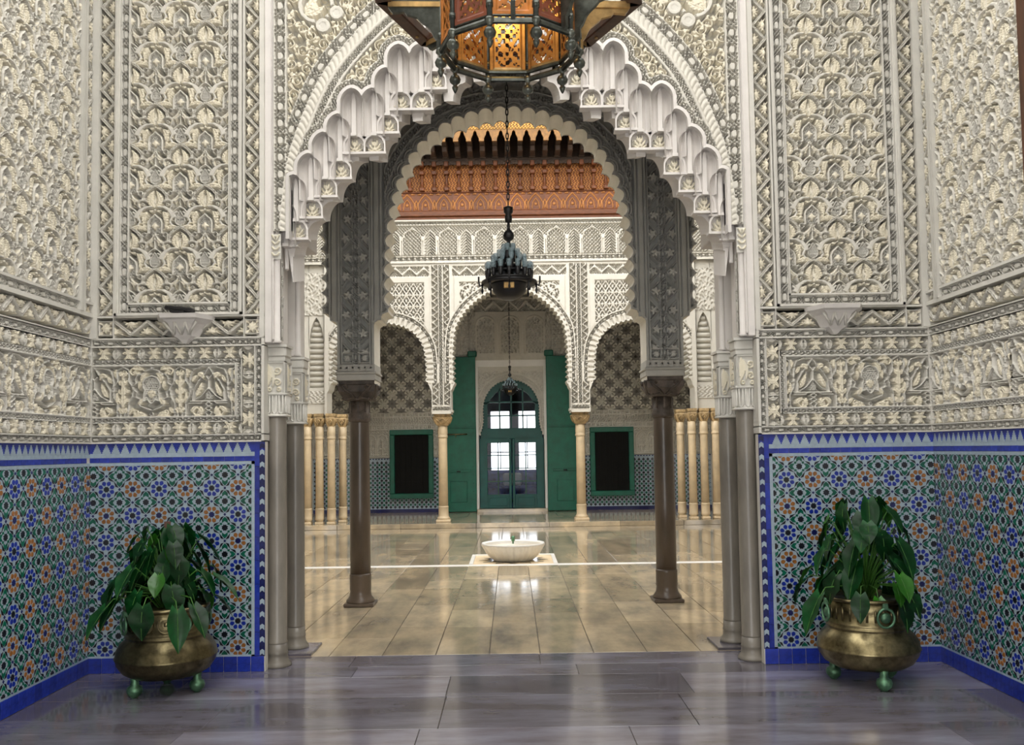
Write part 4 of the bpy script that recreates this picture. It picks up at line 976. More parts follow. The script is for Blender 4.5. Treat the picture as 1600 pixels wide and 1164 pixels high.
for sx in (1, -1):
    for nm, me in (('carved_face', ME_FH), ('lobed_soffit', ME_FS1), ('lobed_soffit', ME_FS2), ('back_face', ME_FB)): put(nm, me, FAC, sc=(sx, 1, 1))
    B().box(*sorted((sx*1.23, sx*1.68)), -.03, .42, 2.40, 2.45).obj('impost', 'court_plaster', FAC)
B().box(-4.9, 4.9, .0, .42, 5.1, 5.6).obj('wall_band', 'court_plaster', FAC) if False else None
B().box(-4.9, 4.9, .02, .42, 5.52, 8.6).obj('wall_above', 'court_plaster', FAC)
# corner pieces with the narrow louvred arch
for s in (-1, 1):
    b = B(); b.box(*sorted((s*3.88, s*4.9)), .12, .42, 2.4, 5.55); b.box(*sorted((s*3.85, s*3.93)), 0, .2, 2.4, 5.55); b.box(*sorted((s*4.24, s*4.9)), 0, .2, 2.4, 5.55); b.box(*sorted((s*3.93, s*4.24)), 0, .2, 2.4, 2.95)
    top = [(3.92, 5.55), (3.92, 3.75), (3.935, 4.0), (3.97, 4.2), (4.03, 4.36), (4.085, 4.44), (4.14, 4.36), (4.20, 4.2), (4.235, 4.0), (4.25, 3.75), (4.25, 5.55)]; b.prism([(s*x, z) for x, z in (top if s > 0 else top)][::-1 if s > 0 else 1], 0, .2)
    b.obj('corner_pier', 'court_plaster', FAC)
    for k in range(12):
        z = 3.02+.118*k; hw = .155 if z < 3.85 else .155*max(.15, 1-((z-3.85)/.62)**1.6)
        B().tube([(s*4.085-hw, .10, z), (s*4.085+hw, .10, z)], .045, 10).obj('louvre', 'court_plaster', FAC)
    rr = RF(.34, .26, .011); rr.H = np.where(np.sin(2*PI*rr.X/.09+np.sin(2*PI*rr.Y/.13))*np.sin(2*PI*rr.Y/.09) > -.1, 1, 0.); put('corner_relief', rr.mesh('corner_relief', .02, 'court_stucco'), FAC, (s*4.085-.17, -.002, 2.62))
    rr = RF(.9, .9, .0115); rr.H = np.where(np.sin(2*PI*rr.X/.12+1.6*np.sin(2*PI*rr.Y/.3))*np.sin(2*PI*rr.Y/.15+1.5*np.sin(2*PI*rr.X/.2)) > -.15, 1, 0.); put('corner_relief', rr.mesh('corner_relief', .025, 'court_stucco'), FAC, (s*4.1-.2 if s > 0 else -4.6, -.002, 4.48))
# arcaded frieze
def frieze():
    P = .76; r = RF(P, .92, .0105); X, Y = r.X, r.Y; r.tf = [(1, -P, 0), (1, 0, 0), (1, P, 0)]
    bgd = np.where(np.cos(2*PI*X/.0633)*np.cos(2*PI*Y/.064) > .12, .8, 0); r.H = bgd*(Y > .5)
    def panel(cx, hw, spring, top, multi):
        prof = [(-hw, .17), (-hw, spring)]
        if multi:
            for k, (a, z) in enumerate(((-hw*.82, .45), (-hw*.62, .55), (-hw*.55, .62), (-hw*.38, .72), (-hw*.2, .78), (-hw*.12, .88), (0, 1))): prof.append((a, spring+(top-spring)*z))
        else:
            for a, z in ((-hw*.8, .4), (-hw*.45, .7), (-hw*.2, .8), (0, 1)): prof.append((a, spring+(top-spring)*z))
        full = prof+[(-x, z) for x, z in prof[::-1][1:]]; ab = [(cx+x, z) for x, z in full]
        for o in (-P, 0, P):
            q = inpoly(X, Y, np.array([(x+o, z) for x, z in ab])); u = (X-cx-o)
            pat = np.where(np.cos(2*PI*u/.075)*np.cos(2*PI*Y/.08)+.35*np.cos(2*PI*u/.04) > .05, .8, 0) if multi else np.where(np.sin(2*PI*(Y+np.abs(u)*1.1)/.062) > 0, .8, 0); r.H[q] = pat[q]
        r.stroke(ab, .017, 1.2, .1)
    panel(.24, .20, .52, .76, True); panel(.62, .125, .52, .70, False)
    for x in (.475, .765, .005): r.stroke([(x, .17), (x, .47)], .018, 1.25); r.stroke([(x, .49), (x, .55)], .032, 1.3)
    z = Y > .80; r.H[z] = np.where(Y < .825, 1.2, np.where(Y < .88, checkH((Y-.825)/.055, X, .0633), 1.2))[z]
    z = Y < .15; r.H[z] = np.where(Y > .13, 1.1, np.where(Y > .05, chainH((Y-.05)/.08, X, P/6), .9))[z]
    return r.mesh('frieze_panel', .12, 'court_stucco', 0, .35)
ME_FZ = frieze()
for i in range(12): put('frieze_panel', ME_FZ, FAC, (-4.56+.76*i, .0, 5.54))

# ---------------------------------------------------------------- cedar cornice above the facade
COR = thing('cedar_cornice', 'carved reddish cedar cornice with colonnettes and scalloped gilt valance above the white facade', 'cornice', (0, YF, 6.45)); COR['kind'] = 'structure'
boxo('moulding', 'cedar', COR, -4.9, 4.9, -.05, .1, 0, .09, bev=.015); boxo('moulding', 'cedar', COR, -4.9, 4.9, -.075, .1, .09, .22, bev=.02)
def wood_band(P, h, kind):
    r = RF(P, h, .0095); X, Y = r.X, r.Y; c = P/2
    if kind == 0:
        for o in (-P, 0, P):
            r.tf = [(1, o, 0)]; r.stroke([(c-.15, .02), (c-.15, .16), (c-.08, .27), (c, .35), (c+.08, .27), (c+.15, .16), (c+.15, .02)], .012, 1, 1); r.stroke([(c-.08, .02), (c-.06, .16), (c, .24), (c+.06, .16), (c+.08, .02)], .010, .9, 1)
            r.stroke([(0, .03), (-.03, .15), (0, .22), (.03, .15), (0, .03)], .01, .9, 1); r.disc((c, .12), .03, 1, 1); r.leaf([(c-.12, .34), (c-.06, .36), (0-.0, .34)], .02, .9, .8); r.leaf([(c+.12, .34), (c+.06, .36), (P, .34)], .02, .9, .8)
    else:
        pat = np.where(np.sin(2*PI*X/.065+1.4*np.sin(2*PI*Y/.13))*np.sin(2*PI*Y/.075) > -.05, 1, 0.); r.H = pat; r.T = pat*.9
    return r.mesh('carved_board', .02, 'cedar')
ME_W0 = wood_band(.39, .385, 0); ME_W1 = wood_band(.26, .60, 1)
for i in range(24): put('carved_board', ME_W0, COR, (-4.68+.39*i, -.03, .225))
for i in range(36): put('carved_board', ME_W1, COR, (-4.68+.26*i, -.02, .62))
boxo('moulding', 'cedar', COR, -4.9, 4.9, -.06, .1, .60, .63, bev=.01)
b = B().box(-.05, .05, -.13, 0, 0, .075, bev=.012).lathe([(.04, .075), (.045, .09), (.028, .11), (.032, .2), (.026, .30), (.042, .32), (.03, .34), (.028, .5)], 10, (0, -.06, 0)).box(-.05, .05, -.16, 0, .34, .42, bev=.01).box(-.045, .045, -.2, 0, .5, .62, bev=.01); ME_CN = b.mesh('cornice_colonnette', 'cedar')
for i in range(36): put('cornice_colonnette', ME_CN, COR, (-4.68+.26*i, 0, .63))
# projecting bracket row with dark hollows, scalloped valance
boxo('bracket_rail', 'cedar_dark', COR, -4.9, 4.9, -.20, .1, 1.22, 1.30, bev=.01)
b = B().box(-.055, .055, -.62, 0, 0, .12, bev=.015).box(-.05, .05, -.85, 0, .12, .32, bev=.015).box(-.065, .065, -.26, 0, -.02, .06, bev=.01).box(-.045, .045, -1.0, 0, .30, .56, bev=.012); ME_BR = b.mesh('bracket', 'cedar_dark')
rr = RF(.16, .14, .009); rr.H = np.where(np.hypot(rr.X-.08, rr.Y-.06) < .055, np.where(np.hypot(rr.X-.08, rr.Y-.06) < .03, .4, 1), .0); ME_BP = rr.mesh('rosette_board', .02, 'cedar_dark')
for i in range(36): put('bracket', ME_BR, COR, (-4.68+.26*i, 0, 1.30)); put('rosette_board', ME_BP, COR, (-4.68+.26*i+.05, -.18, 1.16))
pts = [(-4.9, .52), (-4.9, 0)]
for i in range(38):
    x = -4.94+.26*i
    for a, z in ((.05, -.02), (.05, .03), (.075, .09), (.085, .10), (.10, .17), (.13, .20), (.16, .17), (.175, .10), (.185, .09), (.21, .03), (.21, -.02)): pts.append((x+a, z))
pts += [(4.95, 0), (4.95, .52)]
VY = -1.02
B().prism(pts, VY-.06, VY).obj('valance', 'cedar_gold', COR, (0, 0, 1.37))
rr = RF(.26, .30, .009); pat = np.where(np.sin(2*PI*rr.X/.065+1.2*np.sin(2*PI*rr.Y/.12))*np.sin(2*PI*rr.Y/.07) > 0, 1, 0.); rr.H = pat; rr.T = pat; ME_VL = rr.mesh('valance_carving', .015, 'cedar_gold')
for i in range(36): put('valance_carving', ME_VL, COR, (-4.68+.26*i, VY-.0605, 1.58))
boxo('eave_board', 'cedar_dark', COR, -4.9, 4.9, -1.06, .1, 1.88, 1.96); boxo('hollow_board', 'cedar_dark', COR, -4.9, 4.9, -.08, .1, 1.22, 1.9)
for s, nm in ((-1, 'left'), (1, 'right')):
    W_ = tag(B().box(*sorted((s*4.36, s*4.9)), YA2, 18.8, 5.5, 8.6).obj('wall_courtyard_'+nm, 'court_plaster'), kind='structure')
    for k in range(6):
        y = YA2+.02+k*1.525
        put('carved_face', ME_AHC, W_, (s*4.36, (y if k % 2 == 0 else y+1.525) if s > 0 else (y+1.525 if k % 2 == 0 else y), 0), -s*PI/2, (.953*((1 if k % 2 == 0 else -1) if s > 0 else (-1 if k % 2 == 0 else 1)), 1, 1)) if False else put('carved_face', ME_AHC, W_, (s*4.36, YA2+1.55+(k//2)*3.05, 0), s*-PI/2, (.953*(1 if k % 2 else -1), 1, 1))
        put('lobed_soffit', ME_AS, W_, (s*4.36, YA2+1.55+(k//2)*3.05, 0), s*-PI/2, (.953*(1 if k % 2 else -1), 1, 1))
    tag(B().box(*sorted((s*6.2, s*6.4)), YA2, 22, 0, 6).obj('wall_side_gallery_'+nm, 'gallery_stucco'), kind='structure'); tag(B().box(*sorted((s*4.9, s*6.4)), 9.2, 22, 5.6, 5.8).obj('ceiling_side_gallery_'+nm, 'cedar_dark'), kind='structure'); tag(B().box(*sorted((s*4.9, s*6.4)), 7.5, 22, -.2, .06).obj('floor_side_gallery_'+nm, 'slab_court'), kind='structure')

# ---------------------------------------------------------------- courtyard columns
def court_column(q_=1.0):
    t = thing('courtyard_column', 'x', 'column', group='pale gold-capped courtyard columns')
    K = lambda v_: v_*q_
    B().box(-K(.15), K(.15), -K(.15), K(.15), 0, .05, bev=.008).lathe([(K(.13), .05), (K(.14), .075), (.115, .10), (.105, .13), (.105, .30), (.11, .31), (.1, .33)], 20).obj('base', 'court_col', t)
    B().lathe([(.098, .33), (.092, 1.75), (.092, 1.76)], 20).obj('shaft', 'court_col', t)
    B().lathe([(.10, 1.76), (.105, 1.78), (.10, 1.81), (.092, 1.82), (.1, 1.85), (.095, 2.03)], 20, flute=lambda a, k: 1+.04*math.cos(10*a)).obj('neck', 'court_col', t)
    lv = [(K(h_), z_) for h_, z_ in [(.11, 2.02), (.13, 2.05), (.165, 2.12), (.175, 2.20), (.16, 2.22), (.18, 2.25), (.18, 2.30)]]; b = B()
    v = [(sx*h, sy*h, z) for h, z in lv for sx, sy in ((-1, -1), (1, -1), (1, 1), (-1, 1))]
    b.add(v, [(4*k+i, 4*k+(i+1) % 4, 4*k+4+(i+1) % 4, 4*k+4+i) for k in range(len(lv)-1) for i in range(4)]+[(3, 2, 1, 0), tuple(len(v)-4+i for i in range(4))]); c = b.obj('capital', 'gold_cap', t)
    b = B()
    for rz in range(4):
        cs, sn = math.cos(rz*PI/2), math.sin(rz*PI/2)
        for sx in (-1, 1):
            b.tube([(K(x*cs-y*sn), K(x*sn+y*cs), z) for x, y, z in [(sx*.02, -.14, 2.06), (sx*.08, -.165, 2.11), (sx*.13, -.18, 2.16), (sx*.15, -.185, 2.19), (sx*.11, -.185, 2.2), (sx*.10, -.18, 2.17)]], .016, 6)
        b.tube([(K(x*cs+.175*sn), K(x*sn-.175*cs), 2.12+.05*math.cos(x*25)) for x in np.linspace(-.06, .06, 7)], .014, 6)
    b.obj('leaf_carving', 'gold_cap', c); return t
cc_ = court_column(); cs_ = None; cc_.location = (-1.455, YF+.18, .1); cc_['label'] = 'slender pale column with gilt capital left of the green door'
tree_copy(cc_, (1.455, YF+.18, .1), label='slender pale column with gilt capital right of the green door')
lab = ['outermost of the four pale columns clustered at the %s courtyard corner', 'second outermost of the four pale columns clustered at the %s courtyard corner', 'third outermost of the four pale columns clustered at the %s courtyard corner', 'innermost of the four pale columns clustered at the %s courtyard corner']
for s, sd in ((-1, 'left'), (1, 'right')):
    for k, (u, y) in enumerate(((4.27, YF-.03), (4.022, YF-.03), (3.774, YF-.03), (3.62, YF+.42))):
        if cs_ is None: cs_ = court_column(.66); cs_.location = (s*u, y, .1); cs_.scale = (.86, .86, 1); cs_['label'] = lab[k] % sd
        else: tree_copy(cs_, (s*u, y, .1), label=lab[k] % sd)
    for k in range(4):
        if k in (1, 2): tree_copy(cc_, (s*4.56, YA2+.02+3.05*k-(.05 if k == 3 else 0), .06), label=['', 'pale column of the %s side arcade nearest the entrance', 'middle pale column of the %s side arcade', 'pale column ending the %s side arcade at the far corner'][k] % sd)
# ---------------------------------------------------------------- gallery behind the facade
YG = 21.9
wg = tag(B().box(.80, 6.4, YG, YG+.3, 0, 6).box(-6.4, -.80, YG, YG+.3, 0, 6).box(-.80, .80, YG, YG+.3, 3.62, 6).obj('wall_gallery', 'gallery_stucco'), kind='structure')
tag(B().box(-4.9, 4.9, 18.85, 22.2, 5.6, 5.8).obj('ceiling_gallery', 'cedar_dark'), kind='structure')
def small_mosaic(w, h, p=.108):
    b = B().add([(0, 0, 0), (w, 0, 0), (w, 0, h), (0, 0, h)], [(0, 1, 2, 3)], 0)
    for i in range(int(w/p)+1):
        for j in range(int(h/p)+1):
            for k, (ox, oz) in enumerate(((0, 0), (.5, .5))):
                x, z = (i+ox)*p, (j+oz)*p
                if x+.04 > w or z+.04 > h or x < .03 or z < .03: continue
                tile_poly(b, star(x, z, .042, .026, 4, 0 if k else PI/4), .003, 4 if k else 3)
            x, z = (i+.5)*p, j*p
            if .02 < x < w-.02 and .02 < z < h-.02: tile_poly(b, star(x, z, .014, .010, 4), .003, 5)
    return b.mesh('mosaic', *ZM)
def lattice():
    P = .43; r = RF(P, P, .0068); X, Y = r.X, r.Y; r.H[:] = 1.0
    def cutl(a, b_, wd=.017):
        for ox in (-P, 0, P):
            for oy in (-P, 0, P):
                d, _ = polydist(X-ox, Y-oy, np.array([a, b_], float)); r.H[d < wd] = 0
    for k in range(8):
        a = k*PI/4
        for cx, cy in ((0, 0), (P/2, P/2)): cutl((cx+.1*math.cos(a), cy+.1*math.sin(a)), (cx+.215*math.cos(a), cy+.215*math.sin(a)))
    for q in ((P/2, 0), (0, P/2)):
        cutl((q[0]-.07, q[1]-.07), (q[0]+.07, q[1]+.07)); cutl((q[0]-.07, q[1]+.07), (q[0]+.07, q[1]-.07))
    for cx, cy in ((0, 0), (P/2, P/2)):                       # finely pierced stars
        for ox in (-P, 0, P):
            for oy in (-P, 0, P):
                d = np.hypot(X-cx-ox, Y-cy-oy); a = np.arctan2(Y-cy-oy, X-cx-ox); z = d < .132*(.84+.16*np.cos(8*a))
                r.H[z] = np.where((np.abs(np.cos(8*a)) > .25) & (d > .03) | (np.abs(d-.07) < .007) | (d < .014), .95, 0)[z]; r.T[z] = 1  # whole star tinted dark, standing in for the shade of its carving
    return r.mesh('star_lattice', .10, 'lattice_stucco')
def side_band(kind):
    if kind == 0:      # small double arches beside the windows
        r = RF(.62, .66, .011); r.H[:] = 0; X, Y = r.X, r.Y
        for cx in (.17, .45):
            r.stroke([(cx-.12, .05), (cx-.12, .38)]+[(cx-.12*math.cos(a), .40+.14*math.sin(a)) for a in np.linspace(0, PI, 10)]+[(cx+.12, .38), (cx+.12, .05)], .016, 1, .5)
            for x, y in ((cx, .40), (cx-.05, .2), (cx+.05, .2)): r.disc((x, y), .032, 1, .5, lobes=3)
            r.stroke([(cx, .06), (cx, .36)], .01, .9, .5)
        for k in range(9): r.ring((.035+.07*k, .60), .028, .009, .9, .3, n=10)
        r.H[(np.minimum(X, .62-X) < .012) | (Y < .014) | (Y > .645)] = 1; bg_ = (np.sin(2*PI*X/.05)*np.sin(2*PI*Y/.05) > .25); r.H = np.maximum(r.H, bg_*.5)
    else:
        r = RF(.62, .42, .011); X, Y = r.X, r.Y; r.H[:] = 1
        for y in (.06, .36):
            q = np.abs(Y-y) < .045; r.H[q] = np.where((np.abs(((X/.103) % 1)-.5) < .32) & (np.abs(Y-y) < .03), np.where((np.abs(((X/.103) % 1)-.5) < .16) & (np.abs(Y-y) < .016), 1, 0), 1.)[q]
        q = np.abs(Y-.21) < .085; r.H[q] = (np.sin(2*PI*X/.062+1.3*np.sin(2*PI*Y/.1))*np.sin(2*PI*Y/.085) > -.15)[q]*1.
    return r.mesh('carved_band', .05, 'gallery_stucco')
ME_LT, ME_SB0, ME_SB1 = lattice(), side_band(0), side_band(1); ME_SM = small_mosaic(3.1, 1.2)
for s in (-1, 1):
    x0 = -4.85 if s < 0 else 1.75
    tag(put('mosaic', ME_SM, wg, (x0, YG-.002, .18)), kind='stuff')
    boxo('skirting', 'z_navy', wg, x0, x0+3.1, YG-.01, YG, .1, .185); boxo('tile_line', 'z_navy', wg, x0, x0+3.1, YG-.006, YG, 1.385, 1.42)
    for i in range(44): put('merlon_tile', ME_MERL, wg, (x0+.035+.07*i, YG-.006, 1.375), sc=(1, 1, .75))
    for i in range(5): put('carved_band', ME_SB0, wg, (x0+.62*i, YG-.002, 1.45)); put('carved_band', ME_SB1, wg, (x0+.62*i, YG-.002, 2.11))
    for i in range(7):
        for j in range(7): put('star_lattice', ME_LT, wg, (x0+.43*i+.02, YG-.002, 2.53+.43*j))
    # window
    w_ = tag(empty('window_%d' % (1 if s < 0 else 2), (s*2.435, YG, 0)), kind='structure')
    for a in ((-.53, .53, .44, .565), (-.53, .53, 1.985, 2.11), (-.53, -.41, .565, 1.985), (.41, .53, .565, 1.985)): boxo('window_frame', 'green_paint', w_, a[0], a[1], -.14, .0, a[2], a[3], bev=.012)
    boxo('mesh_screen', 'dark_mesh', w_, -.41, .41, -.085, -.075, .565, 1.985)
    for x in (-.27, -.14, 0, .14, .27): boxo('window_bar', 'dark_mesh', w_, x-.008, x+.008, -.10, -.085, .565, 1.985)
    for z in (.85, 1.13, 1.41, 1.69): boxo('window_bar', 'dark_mesh', w_, -.41, .41, -.098, -.085, z-.006, z+.006)
    # tall open door leaf
    d = tag(empty('door_%d' % (2 if s < 0 else 3), (s*1.29, YG-.20, .1)), kind='structure')
    boxo('leaf', 'green_paint', d, -.43, .43, 0, .08, .01, 3.76, bev=.01)
    arcp = [(-.27, -.012, .15), (-.27, -.012, 1.35)]+[(-.27*math.cos(a), -.012, 1.35+.33*math.sin(a)) for a in np.linspace(.15, PI-.15, 14)]+[(.27, -.012, 1.35), (.27, -.012, .15)]
    B().tube(arcp, .016, 6).obj('wicket_moulding', 'green_paint', d); B().tube([(-.2, -.008, .25), (.2, -.008, .25), (.2, -.008, .75), (-.2, -.008, .75)], .01, 6, closed=True).obj('panel_moulding', 'green_paint', d)
    boxo('rail', 'green_paint', d, -.43, .43, -.02, 0, 2.02, 2.06, bev=.005); boxo('rail', 'green_paint', d, -.3, .3, -.02, 0, .96, 1.02, bev=.005)
    B().lathe([(.05, 0), (.05, .02), (.02, .03)], 12).obj('latch', 'iron', d, (0, -.02, .97))
    d.children[-1].rotation_euler.x = PI/2
    stud = B().lathe([(.012, 0), (.010, .008), (.002, .012)], 8).mesh('stud', 'green_paint')
    for k in range(16): put('stud', stud, d, (-s*.36, 0, .3+.2*k), rx=PI/2)
    boxo('pivot_block', 'green_paint', d, *sorted((-s*.25, -s*.47)), -.04, .12, 3.76, 3.90, bev=.02)
bolt = thing('door_bolt', 'long brass bolt rod across the left green door leaf', 'bolt', (-1.35, YG-.225, 1.98)); B().tube([(-.3, 0, 0), (.28, 0, 0)], .016, 8).obj('rod', 'brass', bolt); B().tube([(0, 0, 0), (0, -.01, -.07)], .009, 6).obj('hasp', 'brass', bolt)
# carved wall above the door
def blind_arches():
    r = RF(2.0, 1.55, .0115, -1.0, 3.78); X, Y = r.X, r.Y; r.H[:] = .6
    for cx in (-.60, 0, .60):
        P = [(cx-.235, 3.95), (cx-.235, 4.6)]+[(cx-.235*math.cos(a), 4.62+.235*math.sin(a)) for a in np.linspace(0, PI, 14)]+[(cx+.235, 4.6), (cx+.235, 3.95)]
        q = inpoly(X, Y, np.array(P)); pat = np.where(np.sin(2*PI*(X-cx)/.09+1.3*np.sin(2*PI*Y/.2))*np.sin(2*PI*Y/.1) > -.2, .6, 0); r.H[q] = pat[q]; r.stroke(P, .03, 1.3, .3)
        r.H[q & (np.abs(np.abs(X-cx)-.17) < .012)] = .8
    q = (Y > 4.98) & (Y < 5.28); r.H[q] = np.maximum(zigH((Y-4.98)/.3, X, .4), (np.cos(2*PI*X/.06)*np.cos(2*PI*Y/.06) > .4)*.6)[q]
    q = np.abs(X) > .87; r.H[q] = np.maximum(checkH((np.abs(X)-.87)/.13, Y, .14), .2)[q]
    return r.mesh('blind_arches', .09, 'gallery_stucco')
put('blind_arches', blind_arches(), wg, (0, YG-.002, 0))
rr = RF(.6, 1.6, .0115); rr.H = np.maximum(checkH((rr.X % .2)/.2, rr.Y, .12), ((rr.X % .2) < .03)*1.); ME_SS = rr.mesh('carved_strip', .03, 'gallery_stucco')
for s in (-1, 1): put('carved_strip', ME_SS, wg, (1.02 if s > 0 else -1.62, YG-.002, 3.9))
# ---------------------------------------------------------------- glazed arched door in its carved surround
DC = catmull([(-.745, 1.98), (-.70, 2.10), (-.665, 2.3), (-.665, 2.62), (-.62, 2.85), (-.48, 3.08), (-.25, 3.24), (0, 3.29)], 6); DL, _c = lobed(DC, .072, .026, 7)
def surround():
    r = RF(.80, 1.68, .009, -.80, 1.95); X, Y = r.X, r.Y; e, _ = polydist(X, Y, DL); d, arc = polydist(X, Y, DC); op = inpoly(X, Y, np.vstack([DL, [(0, 1.5), (-.745, 1.5)]]))
    r.H = np.where(np.sin(2*PI*X/.09+1.4*np.sin(2*PI*Y/.2))*np.sin(2*PI*Y/.1+1.2*np.sin(2*PI*X/.15)) > -.1, 1, 0.)
    z = d < .19; r.H[z] = np.where(d < .045, .5, np.where(d < .085, checkH((d-.045)/.04, arc, .05), np.where(d < .10, 1.2, np.where(d < .15, chainH((d-.1)/.05, arc, .1), 1.2))))[z]
    q = Y > 3.5; r.H[q] = np.where(Y > 3.53, 1.2, .9)[q]; r.H[e < .015] = 1; r.mask = ~(op & (e > .005)); return r.mesh('carved_surround', .03, 'plaster')
dr = tag(empty('door_1', (0, YG, 0)), kind='structure')
ME_SU = surround(); ME_SUS = soffit(DL, -.03, .12, 'plaster')
for sx in (1, -1):
    put('carved_surround', ME_SU, dr, (0, -.02, 0), sc=(sx, 1, 1)); put('surround_soffit', ME_SUS, dr, (0, -.02, 0), sc=(sx, 1, 1))
    boxo('stone_frame', 'white_marble', dr, *sorted((sx*.80, sx*.862)), -.07, .02, .1, 3.62, bev=.006)
boxo('stone_frame', 'white_marble', dr, -.862, .862, -.07, .02, 3.62, 3.79, bev=.006); boxo('threshold', 'slab_court', dr, -.85, .85, -.25, .3, .08, .17, bev=.006)
YD = .10
fan = B().box(-.76, .76, YD, YD+.06, 1.86, 2.12, bev=.01).box(-.74, -.585, YD, YD+.05, 2.1, 2.75).box(.585, .74, YD, YD+.05, 2.1, 2.75)
fan.prism([(-.72, 2.72), (-.66, 2.9), (-.48, 3.14), (-.25, 3.30), (0, 3.36), (.25, 3.30), (.48, 3.14), (.66, 2.9), (.72, 2.72), (.56, 2.72), (.50, 2.84), (.36, 3.0), (.18, 3.09), (0, 3.12), (-.18, 3.09), (-.36, 3.0), (-.50, 2.84), (-.56, 2.72)], YD, YD+.05)
fan.obj('fanlight_frame', 'green_door', dr)
for x in (-.285, 0, .285): boxo('glazing_bar', 'green_door', dr, x-.017, x+.017, YD, YD+.045, 2.1, 3.1)
for z in (2.425, 2.76): boxo('glazing_bar', 'green_door', dr, -.6, .6, YD, YD+.045, z-.017, z+.017)
for i in range(4):
    x0 = -.585+.2925*i
    for z0, z1 in ((2.12, 2.41), (2.44, 2.745)): boxo('pane', 'pane_glass', dr, x0+.015, x0+.278, YD+.02, YD+.026, z0, z1)
    boxo('pane', 'pane_glass', dr, x0+.03, x0+.26, YD+.02, YD+.026, 2.775, 2.98)
for s in (-1, 1):
    lf = B().box(*sorted((s*.60, s*.79)), YD, YD+.06, .17, 1.88, bev=.008).box(*sorted((s*.01, s*.075)), YD-.01, YD+.06, .17, 1.86, bev=.008).box(*sorted((s*.07, s*.61)), YD, YD+.05, 1.76, 1.88).box(*sorted((s*.07, s*.61)), YD, YD+.05, .17, .50, bev=.008).obj('door_leaf', 'green_door', dr)
    boxo('kick_panel', 'green_door', lf, *sorted((s*.13, s*.55)), YD-.012, YD+.01, .22, .42, bev=.008)
    boxo('glazing_bar', 'green_door', lf, s*.338-.013, s*.338+.013, YD, YD+.045, .48, 1.78)
    for k in range(1, 4): boxo('glazing_bar', 'green_door', lf, *sorted((s*.07, s*.61)), YD, YD+.045, .50+.318*k-.012, .50+.318*k+.012)
    for i in range(2):
        for k in range(4): boxo('pane', 'pane_glass', lf, *sorted((s*(.085+.265*i), s*(.325+.265*i))), YD+.02, YD+.026, .51+.318*k, .51+.318*k+.295)
# ---------------------------------------------------------------- room behind the glazed door
rm = tag(B().box(-2.4, -2.2, 22.2, 27.2, 0, 4).box(2.2, 2.4, 22.2, 27.2, 0, 4).box(-2.4, 2.4, 22.2, 27.2, 3.8, 4).box(-2.4, -.62, 27.0, 27.2, 0, 4).box(.72, 2.4, 27.0, 27.2, 0, 4).box(-.06, .22, 27.0, 27.2, 0, 4).box(-.62, .72, 27.0, 27.2, 0, .98).box(-.62, .72, 27.0, 27.2, 2.75, 4).obj('wall_room', 'dark_room'), kind='structure')
tag(boxo('floor_room', 'slab_vest', None, -2.4, 2.4, 22.2, 27.2, -.1, .12), kind='structure')
for k, (x0, x1) in enumerate(((-.62, -.06), (.22, .72))):
    w_ = tag(empty('window_%d' % (3+k), ((x0+x1)/2, 27.1, 1.0)), kind='structure'); hw = (x1-x0)/2
    boxo('window_bar', 'green_door', w_, -.015, .015, -.02, .02, 0, 1.6); boxo('window_bar', 'green_door', w_, -hw, hw, -.02, .02, .5, .53); boxo('window_bar', 'green_door', w_, -hw, hw, -.02, .02, 1.0, 1.03)
sf = thing('banquette', 'long blue upholstered banquette seen through the glazed door', 'sofa', (0, 26.3, .12))
boxo('seat', 'blue_cloth', sf, -1.7, 1.7, -.45, .45, .05, .42, bev=.05); boxo('backrest', 'blue_cloth', sf, -1.7, 1.7, .25, .5, .42, .85, bev=.06)
for k in range(5): boxo('cushion', 'blue_cloth' if k % 2 else 'white_marble', sf, -1.55+.64*k, -1.0+.64*k, .05, .25, .42, .78, bev=.05)

# ---------------------------------------------------------------- big hanging lantern
LX, LYY, LZ = .02, 4.2, 3.50
LN = thing('hanging_lantern', 'large ten-sided bronze and wood lantern hanging at the top in the foreground', 'lantern', (LX, LYY, LZ), .04)
R0 = .332; va = [math.radians(18+36*k) for k in range(10)]
V = [(R0*math.sin(a), -R0*math.cos(a)) for a in va]
B().tube([(x, y, 0) for x, y in V], .015, 8, sm=False, closed=True).tube([(x*.97, y*.97, .035) for x, y in V], .012, 8, sm=False, closed=True).obj('lower_ring', 'lantern_metal', LN)
fin = B().lathe([(.012, .02), (.022, .01), (.024, -.005), (.012, -.015), (.010, -.028), (.022, -.036), (.029, -.052), (.025, -.068), (.012, -.078), (.010, -.086), (.016, -.092), (.013, -.104), (.006, -.118), (.003, -.122)], 14).mesh('finial', 'lantern_metal')
post = B().tube([(0, 0, 0), (0, 0, .75)], .013, 8).tube([(0, 0, .06), (0, 0, .09)], .017, 8).mesh('corner_post', 'lantern_metal')
def fret(w, h, m, seed):
    r = RF(w, h, .0042); X, Y = r.X, r.Y; c = w/2; k = .038
    a = np.cos(2*PI*(X-c)/k)*np.cos(2*PI*Y/k*.8); b2 = np.cos(2*PI*(X-c)/k*.5+1)*np.cos(2*PI*Y/k*.62)
    holes = (a+.55*b2 > .30) & (np.abs(X-c) < c-.03) & (Y > .03) & (Y < h-.03)
    holes &= ~((np.abs(np.abs(X-c)-.035-.02*np.cos(2*PI*Y/.2)) < .006))
    r.mask = ~holes; r.H[(np.minimum(X, w-X) < .018) | (np.minimum(Y, h-Y) < .018)] = 1
    return r.mesh('fret_panel', .006, m)
PWD = 2*R0*math.sin(math.radians(18))-.024
PM = [fret(PWD, .70, m, i) for i, m in enumerate(('lantern_wood', 'lantern_red'))]; PB = fret(PWD, .70, 'lantern_brass', 2)
